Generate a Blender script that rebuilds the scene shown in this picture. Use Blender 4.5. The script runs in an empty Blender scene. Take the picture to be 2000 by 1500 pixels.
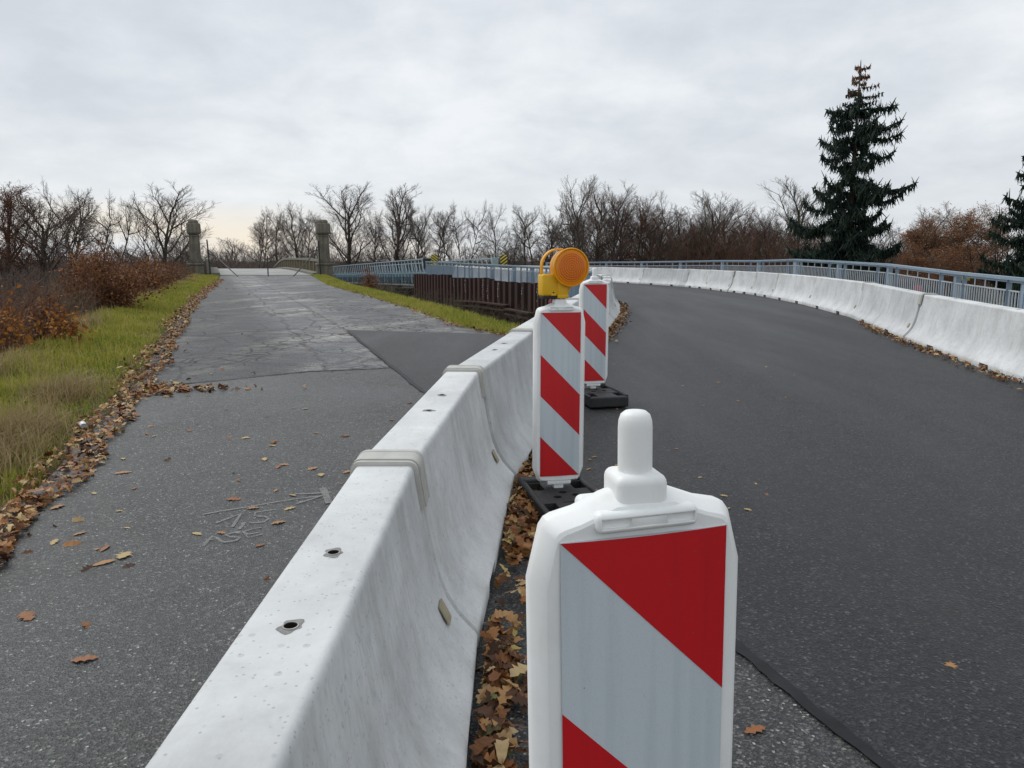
import bpy, bmesh, math, random
import numpy as np
from mathutils import Vector, Matrix, Euler
from mathutils.geometry import tessellate_polygon

scene = bpy.context.scene
COL = scene.collection
rnd = random.Random(7)
rng = np.random.default_rng(11)
R = math.radians

# ------------------------------------------------------------------ camera
PITCH = math.atan(245 / 1500)          # looks a little down; the true horizon lies at 505 of 1500
CAM = Vector((0, 0, 1.6))
cam_data = bpy.data.cameras.new('camera')
cam_data.sensor_width = 36
cam_data.lens = 27
cam_data.clip_start = 0.05
cam_data.clip_end = 3000
cam = bpy.data.objects.new('camera', cam_data)
cam.location = CAM
cam.rotation_euler = (R(90) - PITCH, 0, 0)
COL.objects.link(cam)
scene.camera = cam

# ------------------------------------------------------------------ sky and sun
SUN_EL, SUN_AZ = R(48), R(-50)          # azimuth from +Y, negative = towards the left of the picture
world = bpy.data.worlds.new('World')
scene.world = world
world.use_nodes = True
wn, wl = world.node_tree.nodes, world.node_tree.links
wn.clear()
def W(t, **kw):
    n = wn.new(t)
    for k, v in kw.items():
        if k in n.inputs and not hasattr(n, k): n.inputs[k].default_value = v
        else: setattr(n, k, v)
    return n
def wmath(op, a, b=None, c=None, clamp=False):
    n = wn.new('ShaderNodeMath'); n.operation = op; n.use_clamp = clamp
    for i, x in enumerate((a, b, c)):
        if x is None: continue
        if isinstance(x, (int, float)): n.inputs[i].default_value = x
        else: wl.new(x, n.inputs[i])
    return n.outputs[0]
tc = W('ShaderNodeTexCoord'); sep = W('ShaderNodeSeparateXYZ'); wl.new(tc.outputs['Generated'], sep.inputs[0])
sx, sy, sz = sep.outputs
zz = wmath('ADD', wmath('MAXIMUM', sz, 0.0), 0.30)
comb = W('ShaderNodeCombineXYZ')
wl.new(wmath('DIVIDE', sx, zz), comb.inputs[0]); wl.new(wmath('DIVIDE', sy, zz), comb.inputs[1])
def wnoise(scale, detail, rough, dist, off):
    m = W('ShaderNodeMapping'); m.inputs['Location'].default_value = off
    wl.new(comb.outputs[0], m.inputs['Vector'])
    n = W('ShaderNodeTexNoise'); n.inputs['Scale'].default_value = scale; n.inputs['Detail'].default_value = detail
    n.inputs['Roughness'].default_value = rough; n.inputs['Distortion'].default_value = dist
    wl.new(m.outputs[0], n.inputs['Vector']); return n.outputs['Fac']
n1 = wnoise(1.15, 3.0, 0.5, 0.2, (3.1, 1.7, 0)); n2 = wnoise(4.2, 7.0, 0.58, 0.2, (7.3, 2.2, 4))
cl = wmath('ADD', wmath('MULTIPLY', n1, 0.60), wmath('MULTIPLY', n2, 0.40))
ramp = W('ShaderNodeValToRGB')
wl.new(cl, ramp.inputs[0])
cr = ramp.color_ramp
cr.elements[0].position = 0.38; cr.elements[0].color = (0.61, 0.65, 0.70, 1)
cr.elements[1].position = 0.63; cr.elements[1].color = (0.86, 0.885, 0.915, 1)
e = cr.elements.new(0.50); e.color = (0.71, 0.75, 0.79, 1)
# brighter, faintly warm strip of thin cloud low over the horizon towards the hidden sun
low = wmath('SUBTRACT', 1.0, wmath('DIVIDE', wmath('ABSOLUTE', wmath('SUBTRACT', sz, 0.018)), 0.05), clamp=True)
left = wmath('MULTIPLY_ADD', sx, -1.3, 0.20, clamp=True)
n3 = wnoise(1.1, 4.0, 0.55, 0.3, (1.3, 9.2, 2))
brk = wmath('MULTIPLY_ADD', n3, 5.0, -2.0, clamp=True)
warmf = wmath('MULTIPLY', wmath('MULTIPLY', low, left), brk)
mixw = W('ShaderNodeMix', data_type='RGBA'); mixw.inputs[7].default_value = (1.0, 0.83, 0.60, 1)
wl.new(warmf, mixw.inputs[0]); wl.new(ramp.outputs[0], mixw.inputs[6])
whitef = wmath('MULTIPLY', wmath('SUBTRACT', 1.0, wmath('DIVIDE', sz, 0.16), clamp=True), 0.55)
mixh = W('ShaderNodeMix', data_type='RGBA'); mixh.inputs[7].default_value = (0.80, 0.83, 0.86, 1)
wl.new(whitef, mixh.inputs[0]); wl.new(mixw.outputs[2], mixh.inputs[6])
mixw2 = W('ShaderNodeMix', data_type='RGBA'); mixw2.inputs[7].default_value = (1.0, 0.84, 0.62, 1)
wl.new(wmath('MULTIPLY', warmf, 0.8), mixw2.inputs[0]); wl.new(mixh.outputs[2], mixw2.inputs[6])
bgc = W('ShaderNodeBackground'); bgc.inputs['Strength'].default_value = 1.0
wl.new(mixw2.outputs[2], bgc.inputs['Color'])
sky = W('ShaderNodeTexSky', sky_type='NISHITA', sun_disc=False)
sky.sun_elevation = SUN_EL; sky.sun_rotation = SUN_AZ; sky.air_density = 1.0; sky.dust_density = 2.0
bgs = W('ShaderNodeBackground'); bgs.inputs['Strength'].default_value = 0.10
wl.new(sky.outputs[0], bgs.inputs['Color'])
mixs = W('ShaderNodeMixShader'); mixs.inputs[0].default_value = 0.92
wl.new(bgs.outputs[0], mixs.inputs[1]); wl.new(bgc.outputs[0], mixs.inputs[2])
wout = W('ShaderNodeOutputWorld'); wl.new(mixs.outputs[0], wout.inputs['Surface'])

sun_d = bpy.data.lights.new('sun', 'SUN')
sun_d.energy = 1.5; sun_d.angle = R(45); sun_d.color = (1.0, 0.98, 0.95)
sun_o = bpy.data.objects.new('sun', sun_d); COL.objects.link(sun_o)
sd = Vector((math.sin(SUN_AZ) * math.cos(SUN_EL), math.cos(SUN_AZ) * math.cos(SUN_EL), math.sin(SUN_EL)))
sun_o.rotation_euler = sd.to_track_quat('Z', 'Y').to_euler()
sun_o.location = (0, 0, 30)

scene.view_settings.view_transform = 'Standard'
scene.view_settings.look = 'None'
scene.view_settings.gamma = 1.0
scene.view_settings.exposure = 0.08
scene.view_settings.use_curve_mapping = False
scene.render.engine = 'CYCLES'
scene.cycles.max_bounces = 6
scene.cycles.use_denoising = True

# ------------------------------------------------------------------ layout helpers
S0 = 25 / 1500
def G(y):                                   # height of the road bed: climbs gently, then levels out
    if y < 12: return S0 * y
    if y < 28: return S0 * (12 + (y - 12) - (y - 12) ** 2 / 32)
    return S0 * 20
CP, SP = math.cos(PITCH), math.sin(PITCH)
def ray(px, py):
    u, v = (px - 1000) / 1500, (750 - py) / 1500
    return Vector((u, CP + v * SP, -SP + v * CP))
def gpt(px, py, off=0.0):
    d = ray(px, py); y = 10.0
    for _ in range(60):
        t = (G(y) + off - CAM.z) / d.z
        y = 0.5 * y + 0.5 * min(max(d.y * t, 0), 300)
    p = CAM + d * (y / d.y)
    return Vector((p.x, y, G(y) + off))
def at(px, py, Y):
    d = ray(px, py); return CAM + d * (Y / d.y)
def lerp_tab(tab, y):
    if y <= tab[0][1]:
        (x0, y0), (x1, y1) = tab[0], tab[1]
    elif y >= tab[-1][1]:
        (x0, y0), (x1, y1) = tab[-2], tab[-1]
    else:
        for (x0, y0), (x1, y1) in zip(tab, tab[1:]):
            if y0 <= y <= y1: break
    return x0 + (x1 - x0) * (y - y0) / (y1 - y0)

# ------------------------------------------------------------------ object helpers
def tag(o, label=None, cat=None, group=None, kind=None):
    if label: o['label'] = label
    if cat: o['category'] = cat
    if group: o['group'] = group
    if kind: o['kind'] = kind
    return o
def empty(name, loc=(0, 0, 0), rz=0.0):
    o = bpy.data.objects.new(name, None); COL.objects.link(o)
    o.empty_display_size = 0.1
    o.location = loc; o.rotation_euler = (0, 0, rz); return o
def link_mesh(name, me, parent=None, mat=None, loc=None, rot=None, scale=None):
    o = bpy.data.objects.new(name, me); COL.objects.link(o)
    if mat and not me.materials: me.materials.append(mat)
    if parent: o.parent = parent
    if loc is not None: o.location = loc
    if rot is not None: o.rotation_euler = rot
    if scale is not None: o.scale = scale
    return o
def copy_tree(o, parent=None):
    c = o.copy(); COL.objects.link(c); c.parent = parent
    for ch in list(o.children): copy_tree(ch, c)
    return c
def np_mesh(name, V, F, smooth=False):
    V = np.asarray(V, dtype=np.float32).reshape(-1, 3); F = np.asarray(F, dtype=np.int32)
    k = F.shape[1]; nf = F.shape[0]
    me = bpy.data.meshes.new(name)
    me.vertices.add(len(V)); me.vertices.foreach_set('co', V.ravel())
    me.loops.add(nf * k); me.loops.foreach_set('vertex_index', F.ravel())
    me.polygons.add(nf)
    me.polygons.foreach_set('loop_start', np.arange(0, nf * k, k, dtype=np.int32))
    me.polygons.foreach_set('loop_total', np.full(nf, k, dtype=np.int32))
    if smooth: me.polygons.foreach_set('use_smooth', np.ones(nf, dtype=bool))
    me.update(calc_edges=True); me.validate(); return me
class MB:
    def __init__(s): s.v = []; s.f = []
    def add(s, vs, fs):
        b = len(s.v); s.v += [tuple(v) for v in vs]; s.f += [tuple(i + b for i in f) for f in fs]; return s
    def box(s, c, size, rz=0.0, M=None):
        hx, hy, hz = (a / 2 for a in size)
        vs = [Vector((x, y, z)) for x in (-hx, hx) for y in (-hy, hy) for z in (-hz, hz)]
        m = M if M is not None else Matrix.Rotation(rz, 3, 'Z')
        vs = [m @ v + Vector(c) for v in vs]
        return s.add(vs, [(0, 1, 3, 2), (4, 6, 7, 5), (0, 4, 5, 1), (2, 3, 7, 6), (0, 2, 6, 4), (1, 5, 7, 3)])
    def bar(s, a, b, w, h):                        # square bar from a to b
        a, b = Vector(a), Vector(b); d = b - a; L = d.length
        q = d.to_track_quat('X', 'Z').to_matrix()
        return s.box((a + b) / 2, (L, w, h), M=q)
    def tube(s, pts, rad, n=8, cap=True):
        pts = [Vector(p) for p in pts]
        rad = rad if isinstance(rad, (list, tuple)) else [rad] * len(pts)
        base = len(s.v); prev = None
        for i, p in enumerate(pts):
            d = (pts[min(i + 1, len(pts) - 1)] - pts[max(i - 1, 0)]).normalized()
            if prev is None:
                prev = d.orthogonal().normalized()
            a = (prev - d * prev.dot(d)).normalized(); b = d.cross(a); prev = a
            for k in range(n):
                t = 2 * math.pi * k / n
                s.v.append(tuple(p + (a * math.cos(t) + b * math.sin(t)) * rad[i]))
        for i in range(len(pts) - 1):
            for k in range(n):
                k2 = (k + 1) % n
                s.f.append((base + i * n + k, base + i * n + k2, base + (i + 1) * n + k2, base + (i + 1) * n + k))
        if cap:
            s.f.append(tuple(base + k for k in range(n))[::-1])
            s.f.append(tuple(base + (len(pts) - 1) * n + k for k in range(n)))
        return s
    def lathe(s, prof, M=None, n=24):              # prof: (radius, height) along local z
        base = len(s.v); M = M or Matrix.Identity(4)
        for r, h in prof:
            for k in range(n):
                t = 2 * math.pi * k / n
                s.v.append(tuple(M @ Vector((r * math.cos(t), r * math.sin(t), h))))
        for i in range(len(prof) - 1):
            for k in range(n):
                k2 = (k + 1) % n
                s.f.append((base + i * n + k, base + i * n + k2, base + (i + 1) * n + k2, base + (i + 1) * n + k))
        s.f.append(tuple(base + k for k in range(n))[::-1])
        s.f.append(tuple(base + (len(prof) - 1) * n + k for k in range(n)))
        return s
    def loft(s, rings, close=True, cap=True):
        base = len(s.v); n = len(rings[0])
        for r in rings: s.v += [tuple(p) for p in r]
        for i in range(len(rings) - 1):
            for k in range(n if close else n - 1):
                k2 = (k + 1) % n
                s.f.append((base + i * n + k, base + i * n + k2, base + (i + 1) * n + k2, base + (i + 1) * n + k))
        if cap:
            s.f.append(tuple(base + k for k in range(n))[::-1])
            s.f.append(tuple(base + (len(rings) - 1) * n + k for k in range(n)))
        return s
    def mesh(s, name, bevel=0.0, seg=2, smooth=None, angle=35):
        bm = bmesh.new()
        vs = [bm.verts.new(v) for v in s.v]
        for f in s.f:
            try: bm.faces.new([vs[i] for i in f])
            except ValueError: pass
        bmesh.ops.remove_doubles(bm, verts=bm.verts, dist=1e-5)
        bmesh.ops.recalc_face_normals(bm, faces=bm.faces)
        if bevel > 0:
            ed = [e for e in bm.edges if len(e.link_faces) == 2 and e.calc_face_angle(0) > R(28)]
            bmesh.ops.bevel(bm, geom=ed, offset=bevel, segments=seg, profile=0.5, affect='EDGES', clamp_overlap=True)
        if smooth or (smooth is None and bevel > 0):
            for f in bm.faces: f.smooth = True
            for e in bm.edges:
                if len(e.link_faces) == 2 and e.calc_face_angle(0) > R(angle): e.smooth = False
        me = bpy.data.meshes.new(name); bm.to_mesh(me); bm.free(); return me
    def build(s, name, mat, parent=None, **kw):
        return link_mesh(name, s.mesh(name, **kw), parent, mat)
def cut(obj, cutters):                              # real holes by boolean difference
    for c in cutters:
        me = c.mesh('cutter'); co = bpy.data.objects.new('cutter', me); COL.objects.link(co); co.parent = obj.parent; bpy.context.view_layer.update()
        m = obj.modifiers.new('cut', 'BOOLEAN'); m.operation = 'DIFFERENCE'; m.object = co; m.solver = 'EXACT'
        dg = bpy.context.evaluated_depsgraph_get(); dg.update()
        new = bpy.data.meshes.new_from_object(obj.evaluated_get(dg))
        obj.modifiers.clear(); old = obj.data; obj.data = new
        if not new.materials and old.materials: new.materials.append(old.materials[0])
        bpy.data.objects.remove(co); bpy.data.meshes.remove(me)
    return obj
def tubes_np(P0, P1, R0, R1, n=3):
    P0, P1 = np.asarray(P0, float), np.asarray(P1, float); R0, R1 = np.asarray(R0, float), np.asarray(R1, float)
    d = P1 - P0; L = np.linalg.norm(d, axis=1, keepdims=True) + 1e-9; d = d / L
    ref = np.where(np.abs(d[:, 2:3]) > 0.9, np.array([[1.0, 0, 0]]), np.array([[0, 0, 1.0]]))
    a = np.cross(d, ref); a /= np.linalg.norm(a, axis=1, keepdims=True) + 1e-9; b = np.cross(d, a)
    N = len(P0); V = np.empty((N, 2, n, 3))
    for k in range(n):
        t = 2 * math.pi * k / n; o = a * math.cos(t) + b * math.sin(t)
        V[:, 0, k] = P0 + o * R0[:, None]; V[:, 1, k] = P1 + o * R1[:, None]
    F = np.empty((N, n, 4), dtype=np.int32); base = (np.arange(N) * 2 * n)
    for k in range(n):
        k2 = (k + 1) % n
        F[:, k, 0] = base + k; F[:, k, 1] = base + k2; F[:, k, 2] = base + n + k2; F[:, k, 3] = base + n + k
    return V.reshape(-1, 3), F.reshape(-1, 4)

# ------------------------------------------------------------------ material helpers
class NT:
    def __init__(s, name):
        s.m = bpy.data.materials.new(name); s.m.use_nodes = True
        s.t = s.m.node_tree; s.n = s.t.nodes; s.l = s.t.links
        s.b = s.n['Principled BSDF']; s.out = s.n['Material Output']
        g = s.n.new('ShaderNodeTexCoord'); s.obj = g.outputs['Object']
    def put(s, sock, x):
        if isinstance(x, (int, float)): sock.default_value = x
        elif isinstance(x, tuple): sock.default_value = x if len(x) == len(sock.default_value) else (*x, 1)[:len(sock.default_value)]
        else: s.l.new(x, sock)
    def map(s, v, scale=(1, 1, 1), loc=(0, 0, 0), rot=(0, 0, 0)):
        m = s.n.new('ShaderNodeMapping'); s.l.new(v, m.inputs[0])
        s.put(m.inputs['Scale'], scale); s.put(m.inputs['Location'], loc); s.put(m.inputs['Rotation'], rot); return m.outputs[0]
    def noise(s, v, scale, detail=4, rough=0.55, dist=0.0):
        n = s.n.new('ShaderNodeTexNoise'); s.l.new(v, n.inputs['Vector'])
        n.inputs['Scale'].default_value = scale; n.inputs['Detail'].default_value = detail
        n.inputs['Roughness'].default_value = rough; n.inputs['Distortion'].default_value = dist; return n.outputs['Fac']
    def voro(s, v, scale, feat='F1', rand=1.0):
        n = s.n.new('ShaderNodeTexVoronoi'); n.feature = feat; s.l.new(v, n.inputs['Vector'])
        n.inputs['Scale'].default_value = scale; n.inputs['Randomness'].default_value = rand; return n
    def ramp(s, f, stops, interp='LINEAR'):
        r = s.n.new('ShaderNodeValToRGB'); s.l.new(f, r.inputs[0]); cr = r.color_ramp; cr.interpolation = interp
        while len(cr.elements) < len(stops): cr.elements.new(0.5)
        for e, (p, c) in zip(cr.elements, stops):
            e.position = p; e.color = (*c, 1) if isinstance(c, tuple) else (c, c, c, 1)
        return r.outputs[0]
    def math(s, op, a, b=None, clamp=False, c=None):
        n = s.n.new('ShaderNodeMath'); n.operation = op; n.use_clamp = clamp
        s.put(n.inputs[0], a)
        if b is not None: s.put(n.inputs[1], b)
        if c is not None: s.put(n.inputs[2], c)
        return n.outputs[0]
    def mix(s, f, a, b, mode='MIX'):
        n = s.n.new('ShaderNodeMix'); n.data_type = 'RGBA'; n.blend_type = mode
        s.put(n.inputs[0], f); s.put(n.inputs[6], a); s.put(n.inputs[7], b); return n.outputs[2]
    def sep(s, v):
        n = s.n.new('ShaderNodeSeparateXYZ'); s.l.new(v, n.inputs[0]); return n.outputs
    def island(s):
        return s.n.new('ShaderNodeNewGeometry').outputs['Random Per Island']
    def objrand(s):
        return s.n.new('ShaderNodeObjectInfo').outputs['Random']
    def bump(s, h, strength=0.3, dist=0.01):
        n = s.n.new('ShaderNodeBump'); n.inputs['Strength'].default_value = strength; n.inputs['Distance'].default_value = dist
        s.l.new(h, n.inputs['Height']); s.l.new(n.outputs[0], s.b.inputs['Normal'])
    def col(s, c): s.put(s.b.inputs['Base Color'], c); return s
    def rough(s, r): s.put(s.b.inputs['Roughness'], r); return s
    def spec(s, r): s.put(s.b.inputs['Specular IOR Level'], r); return s
    def metal(s, r): s.put(s.b.inputs['Metallic'], r); return s
def simple(name, c, rough=0.6, spec=0.5, metal=0.0, var=0.12, scale=8.0, bump=0.0):
    t = NT(name); f = t.noise(t.obj, scale, 5, 0.6)
    k0, k1 = 1 - var, 1 + var
    t.col(t.ramp(f, [(0.3, tuple(x * k0 for x in c)), (0.7, tuple(min(1, x * k1) for x in c))]))
    t.rough(rough).spec(spec).metal(metal)
    if bump: t.bump(t.noise(t.obj, scale * 6, 4), bump, 0.004)
    return t.m
M = {}
# ------------------------------------------------------------------ ground materials
def asphalt_old():
    t = NT('coarse_asphalt')
    v = t.voro(t.obj, 120); v2 = t.voro(t.obj, 48)
    chip = t.ramp(t.sep(v.outputs['Color'])[0], [(0.0, (0.014, 0.015, 0.017)), (0.5, (0.030, 0.031, 0.034)), (0.82, (0.068, 0.067, 0.064)), (0.955, (0.115, 0.115, 0.11)), (0.99, (0.19, 0.19, 0.18)), (1.0, (0.40, 0.40, 0.38))])
    tint = t.ramp(t.sep(v.outputs['Color'])[1], [(0.0, (1.0, 0.94, 0.90)), (0.5, (1, 1, 1)), (1.0, (0.90, 1.02, 0.98))])
    c = t.mix(1.0, chip, tint, 'MULTIPLY')
    big = t.noise(t.obj, 0.55, 5, 0.6)
    c = t.mix(1.0, c, t.ramp(big, [(0.30, (0.78, 0.80, 0.84)), (0.70, (1.18, 1.16, 1.13))]), 'MULTIPLY')
    far = t.noise(t.obj, 7.0, 4, 0.6)
    c = t.mix(1.0, c, t.ramp(far, [(0.3, 0.85), (0.7, 1.15)]), 'MULTIPLY')
    gap = t.math('SMOOTH_MIN', v.outputs['Distance'], v2.outputs['Distance'], c=0.2)
    t.col(c)
    t.rough(t.ramp(big, [(0.35, 0.42), (0.65, 0.60)])).spec(0.38)
    t.bump(v.outputs['Distance'], 0.55, 0.006); return t.m
def asphalt_cracked():
    t = NT('cracked_asphalt')
    w = t.map(t.obj, rot=(0, 0, R(20)))
    nz = t.n.new('ShaderNodeTexNoise'); t.l.new(w, nz.inputs['Vector']); nz.inputs['Scale'].default_value = 2.4; nz.inputs['Detail'].default_value = 4
    wv = t.mix(0.07, w, nz.outputs['Color'], 'LINEAR_LIGHT')
    ed = t.voro(t.map(wv, (1.0, 0.9, 1)), 3.6, 'DISTANCE_TO_EDGE'); ed2 = t.voro(t.map(wv, (1, 1, 1), (4, 9, 0)), 0.75, 'DISTANCE_TO_EDGE')
    crk = t.ramp(t.math('ADD', ed.outputs['Distance'], t.math('MULTIPLY', t.noise(w, 5.0, 4, 0.7), -0.07)), [(-0.0, 0.15), (0.045, 1.0)])
    crk2 = t.ramp(ed2.outputs['Distance'], [(0.006, 0.0), (0.030, 1.0)])
    zone = t.ramp(t.noise(t.map(w, (1.0, 0.45, 1)), 0.55, 3, 0.5), [(0.46, 0.0), (0.55, 1.0)])       # where the surface is crazed
    crk = t.mix(t.math('MULTIPLY', zone, t.ramp(t.noise(w, 1.3, 2), [(0.35, 0.25), (0.55, 1.0)])), (1, 1, 1, 1), crk)
    crk = t.mix(1.0, crk, t.mix(0.5, (1, 1, 1, 1), crk2), 'MULTIPLY')
    v = t.voro(t.obj, 80)
    g = t.ramp(t.sep(v.outputs['Color'])[0], [(0.0, 0.070), (0.5, 0.120), (0.93, 0.185), (1.0, 0.32)])
    blot = t.noise(t.map(w, (1.0, 0.35, 1)), 1.1, 6, 0.62, 0.4)
    tone = t.ramp(blot, [(0.30, (0.55, 0.57, 0.62)), (0.45, (0.85, 0.87, 0.92)), (0.54, (1.30, 1.28, 1.25)), (0.66, (2.3, 2.22, 2.12))])
    c = t.mix(1.0, g, tone, 'MULTIPLY')
    pale = t.math('MULTIPLY', zone, t.ramp(t.noise(w, 3.1, 3), [(0.42, 0.0), (0.58, 1.0)]))
    c = t.mix(t.math('MULTIPLY', pale, 0.45), c, (0.21, 0.206, 0.198, 1))
    st = t.noise(t.map(w, (0.7, 5.0, 1)), 1.6, 4, 0.6)
    c = t.mix(1.0, c, t.ramp(st, [(0.3, 0.72), (0.65, 1.18)]), 'MULTIPLY')
    c = t.mix(1.0, c, t.mix(crk, (0.10, 0.10, 0.10, 1), (1, 1, 1, 1)), 'MULTIPLY')
    so = t.sep(t.obj); lat = t.math('ADD', t.math('MULTIPLY', so[0], 0.1866), t.math('MULTIPLY', so[1], 0.072))      # 0..1 across the carriageway
    latn = t.math('ADD', lat, t.math('MULTIPLY_ADD', t.noise(w, 0.9, 4), 0.16, c=-0.08))
    c = t.mix(1.0, c, t.ramp(latn, [(0.0, 0.62), (0.16, 0.68), (0.26, 1.35), (0.50, 1.42), (0.62, 1.0), (1.0, 1.05)]), 'MULTIPLY')
    ln = t.math('ABSOLUTE', t.math('SUBTRACT', t.math('ADD', lat, t.math('MULTIPLY_ADD', t.noise(w, 1.6, 5, 0.7), 0.05, c=-0.025)), 0.46))
    ln2 = t.math('ABSOLUTE', t.math('SUBTRACT', t.math('ADD', lat, t.math('MULTIPLY_ADD', t.noise(w, 1.1, 5, 0.7), 0.10, c=-0.05)), 0.27))
    lm = t.mix(1.0, t.ramp(ln, [(0.001, 0.55), (0.010, 1.0)]), t.ramp(ln2, [(0.001, 0.45), (0.007, 1.0)]), 'MULTIPLY')
    c = t.mix(1.0, c, lm, 'MULTIPLY')
    t.col(c); t.rough(t.ramp(blot, [(0.3, 0.50), (0.7, 0.72)])).spec(0.30)
    h = t.math('ADD', t.math('MULTIPLY', crk, 1.0), t.math('MULTIPLY', v.outputs['Distance'], 0.9))
    t.bump(h, 0.9, 0.016); return t.m
def asphalt_new():
    t = NT('fresh_asphalt')
    v = t.voro(t.obj, 105)
    g = t.ramp(t.sep(v.outputs['Color'])[0], [(0.0, (0.005, 0.0054, 0.0066)), (0.55, (0.0115, 0.0125, 0.0155)), (0.93, (0.031, 0.031, 0.033)), (1.0, (0.085, 0.083, 0.082))])
    big = t.noise(t.map(t.obj, (1, 0.14, 1), rot=(0, 0, R(10))), 0.9, 5, 0.6, 0.25)
    c = t.mix(1.0, g, t.ramp(big, [(0.3, (0.72, 0.74, 0.79)), (0.7, (1.45, 1.40, 1.36))]), 'MULTIPLY')  # lengthwise track bands and soft sheen, painted into the colour
    c = t.mix(1.0, c, t.ramp(t.noise(t.obj, 5, 4, 0.6), [(0.3, 0.82), (0.7, 1.2)]), 'MULTIPLY')
    dust_sheen = t.ramp(t.noise(t.map(t.obj, (1, 0.3, 1), rot=(0, 0, R(10))), 1.3, 8, 0.72), [(0.50, 0.0), (0.72, 0.5)])  # paler streaks: dust, plus road sheen painted in
    c = t.mix(dust_sheen, c, (0.040, 0.038, 0.036, 1))
    t.col(c); t.rough(t.ramp(big, [(0.3, 0.46), (0.7, 0.62)])).spec(0.34)
    t.bump(v.outputs['Distance'], 0.6, 0.006); return t.m
M['old'] = asphalt_old(); M['crack'] = asphalt_cracked(); M['new'] = asphalt_new()
M['bitumen'] = simple('bitumen_band', (0.012, 0.0125, 0.0145), 0.60, 0.25, var=0.5, scale=9, bump=0.3)
def soil_mat():
    t = NT('rough_soil'); f = t.noise(t.obj, 0.8, 8, 0.65); f2 = t.noise(t.obj, 9, 6, 0.65)
    c = t.ramp(f, [(0.3, (0.040, 0.030, 0.018)), (0.5, (0.075, 0.062, 0.028)), (0.7, (0.060, 0.068, 0.024))])
    t.col(t.mix(1.0, c, t.ramp(f2, [(0.3, 0.6), (0.7, 1.35)]), 'MULTIPLY')); t.rough(0.9).spec(0.15)
    t.bump(f2, 0.8, 0.05); return t.m
M['soil'] = soil_mat()
def conc_deck():
    t = NT('pale_concrete_deck'); f = t.noise(t.map(t.obj, (1, 0.2, 1), rot=(0, 0, R(20))), 0.9, 6, 0.6)
    t.col(t.ramp(f, [(0.3, (0.22, 0.22, 0.205)), (0.7, (0.34, 0.34, 0.32))])); t.rough(0.7); return t.m
M['deck'] = conc_deck()

# ------------------------------------------------------------------ layout lines (x, y)
LEFT_EDGE = [(-1.9, -3.0)] + [(gpt(*p).x, gpt(*p).y) for p in ((0, 1085), (60, 1010), (130, 940), (205, 845), (285, 765), (315, 702), (338, 666), (357, 630), (380, 595), (405, 570), (432, 549))]
RIGHT_EDGE = [(gpt(*p).x, gpt(*p).y) for p in ((984, 655), (892, 638), (818, 610), (724, 581), (640, 557))]
RIGHT_EDGE = sorted(RIGHT_EDGE, key=lambda p: p[1])
B_AX = Vector((-0.36, 0.933)).normalized()               # axis of the old bridge
PIL_Y = 60.0
PIL_L, PIL_R = Vector((-24.4, PIL_Y)), Vector((-14.5, PIL_Y))
LEFT_EDGE.append((-22.4, 60.0)); LEFT_EDGE.append((-26.3, 70.0))
RIGHT_EDGE.append((-15.6, 60.0)); RIGHT_EDGE.append((-19.5, 70.0))
SEAM = lambda y: 0.92 - 0.345 * (y - 2.83)
# barrier centre lines
INNER = [(-0.45, -3.75), (-0.485, -1.56), (-0.488, 0.65), (-0.478, 2.86), (-0.32, 5.02), (0.10, 7.35), (0.52, 9.55), (0.94, 11.7), (1.37, 13.8), (1.80, 15.9), (2.20, 18.05), (2.50, 20.2), (2.70, 22.4), (2.76, 24.6), (2.58, 26.8), (2.12, 28.9)]
x, y = INNER[-1]
while y < 52: x -= 0.243 * 4; y += 0.970 * 4; INNER.append((x, y))
ob = [(2000, 752), (1764, 667), (1662.5, 622), (1575, 598), (1503, 583), (1464, 576), (1421, 571), (1377, 565), (1335, 561), (1249, 555), (1168, 550)]
base_pts = [Vector((gpt(*p).x, gpt(*p).y)) for p in ob]
OUTER = []
for i, p in enumerate(base_pts):
    d = (base_pts[min(i + 1, len(base_pts) - 1)] - base_pts[max(i - 1, 0)]).normalized()
    OUTER.append(tuple(p + Vector((d.y, -d.x)) * 0.34))
OUTER = [(2 * OUTER[0][0] - OUTER[1][0] + 0.15, 2 * OUTER[0][1] - OUTER[1][1])] + OUTER
x, y = OUTER[-1]
while y < 53: x -= 0.40 * 4; y += 0.915 * 4; OUTER.append((x, y))

def offset_line(pts, off):
    out = []
    for i, p in enumerate(pts):
        a = Vector(pts[max(i - 1, 0)]); b = Vector(pts[min(i + 1, len(pts) - 1)]); d = (b - a).normalized()
        out.append((p[0] + d.y * off, p[1] - d.x * off))
    return out
def resample(pts, n):
    pts = [Vector(p) for p in pts]; L = [0]
    for a, b in zip(pts, pts[1:]): L.append(L[-1] + (b - a).length)
    out = []
    for i in range(n):
        s = L[-1] * i / (n - 1); k = 0
        while k < len(L) - 2 and L[k + 1] < s: k += 1
        f = (s - L[k]) / max(L[k + 1] - L[k], 1e-9); out.append(pts[k].lerp(pts[k + 1], f))
    return out
def smooth_line(pts, n, it=2):
    P = resample(pts, n)
    for _ in range(it):
        P = [P[0]] + [(P[i - 1] + P[i] * 2 + P[i + 1]) / 4 for i in range(1, len(P) - 1)] + [P[-1]]
    return P
def struct(name, mb, mat, **kw):
    o = mb.build(name, mat, **kw); o['kind'] = 'structure'; return o
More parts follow.
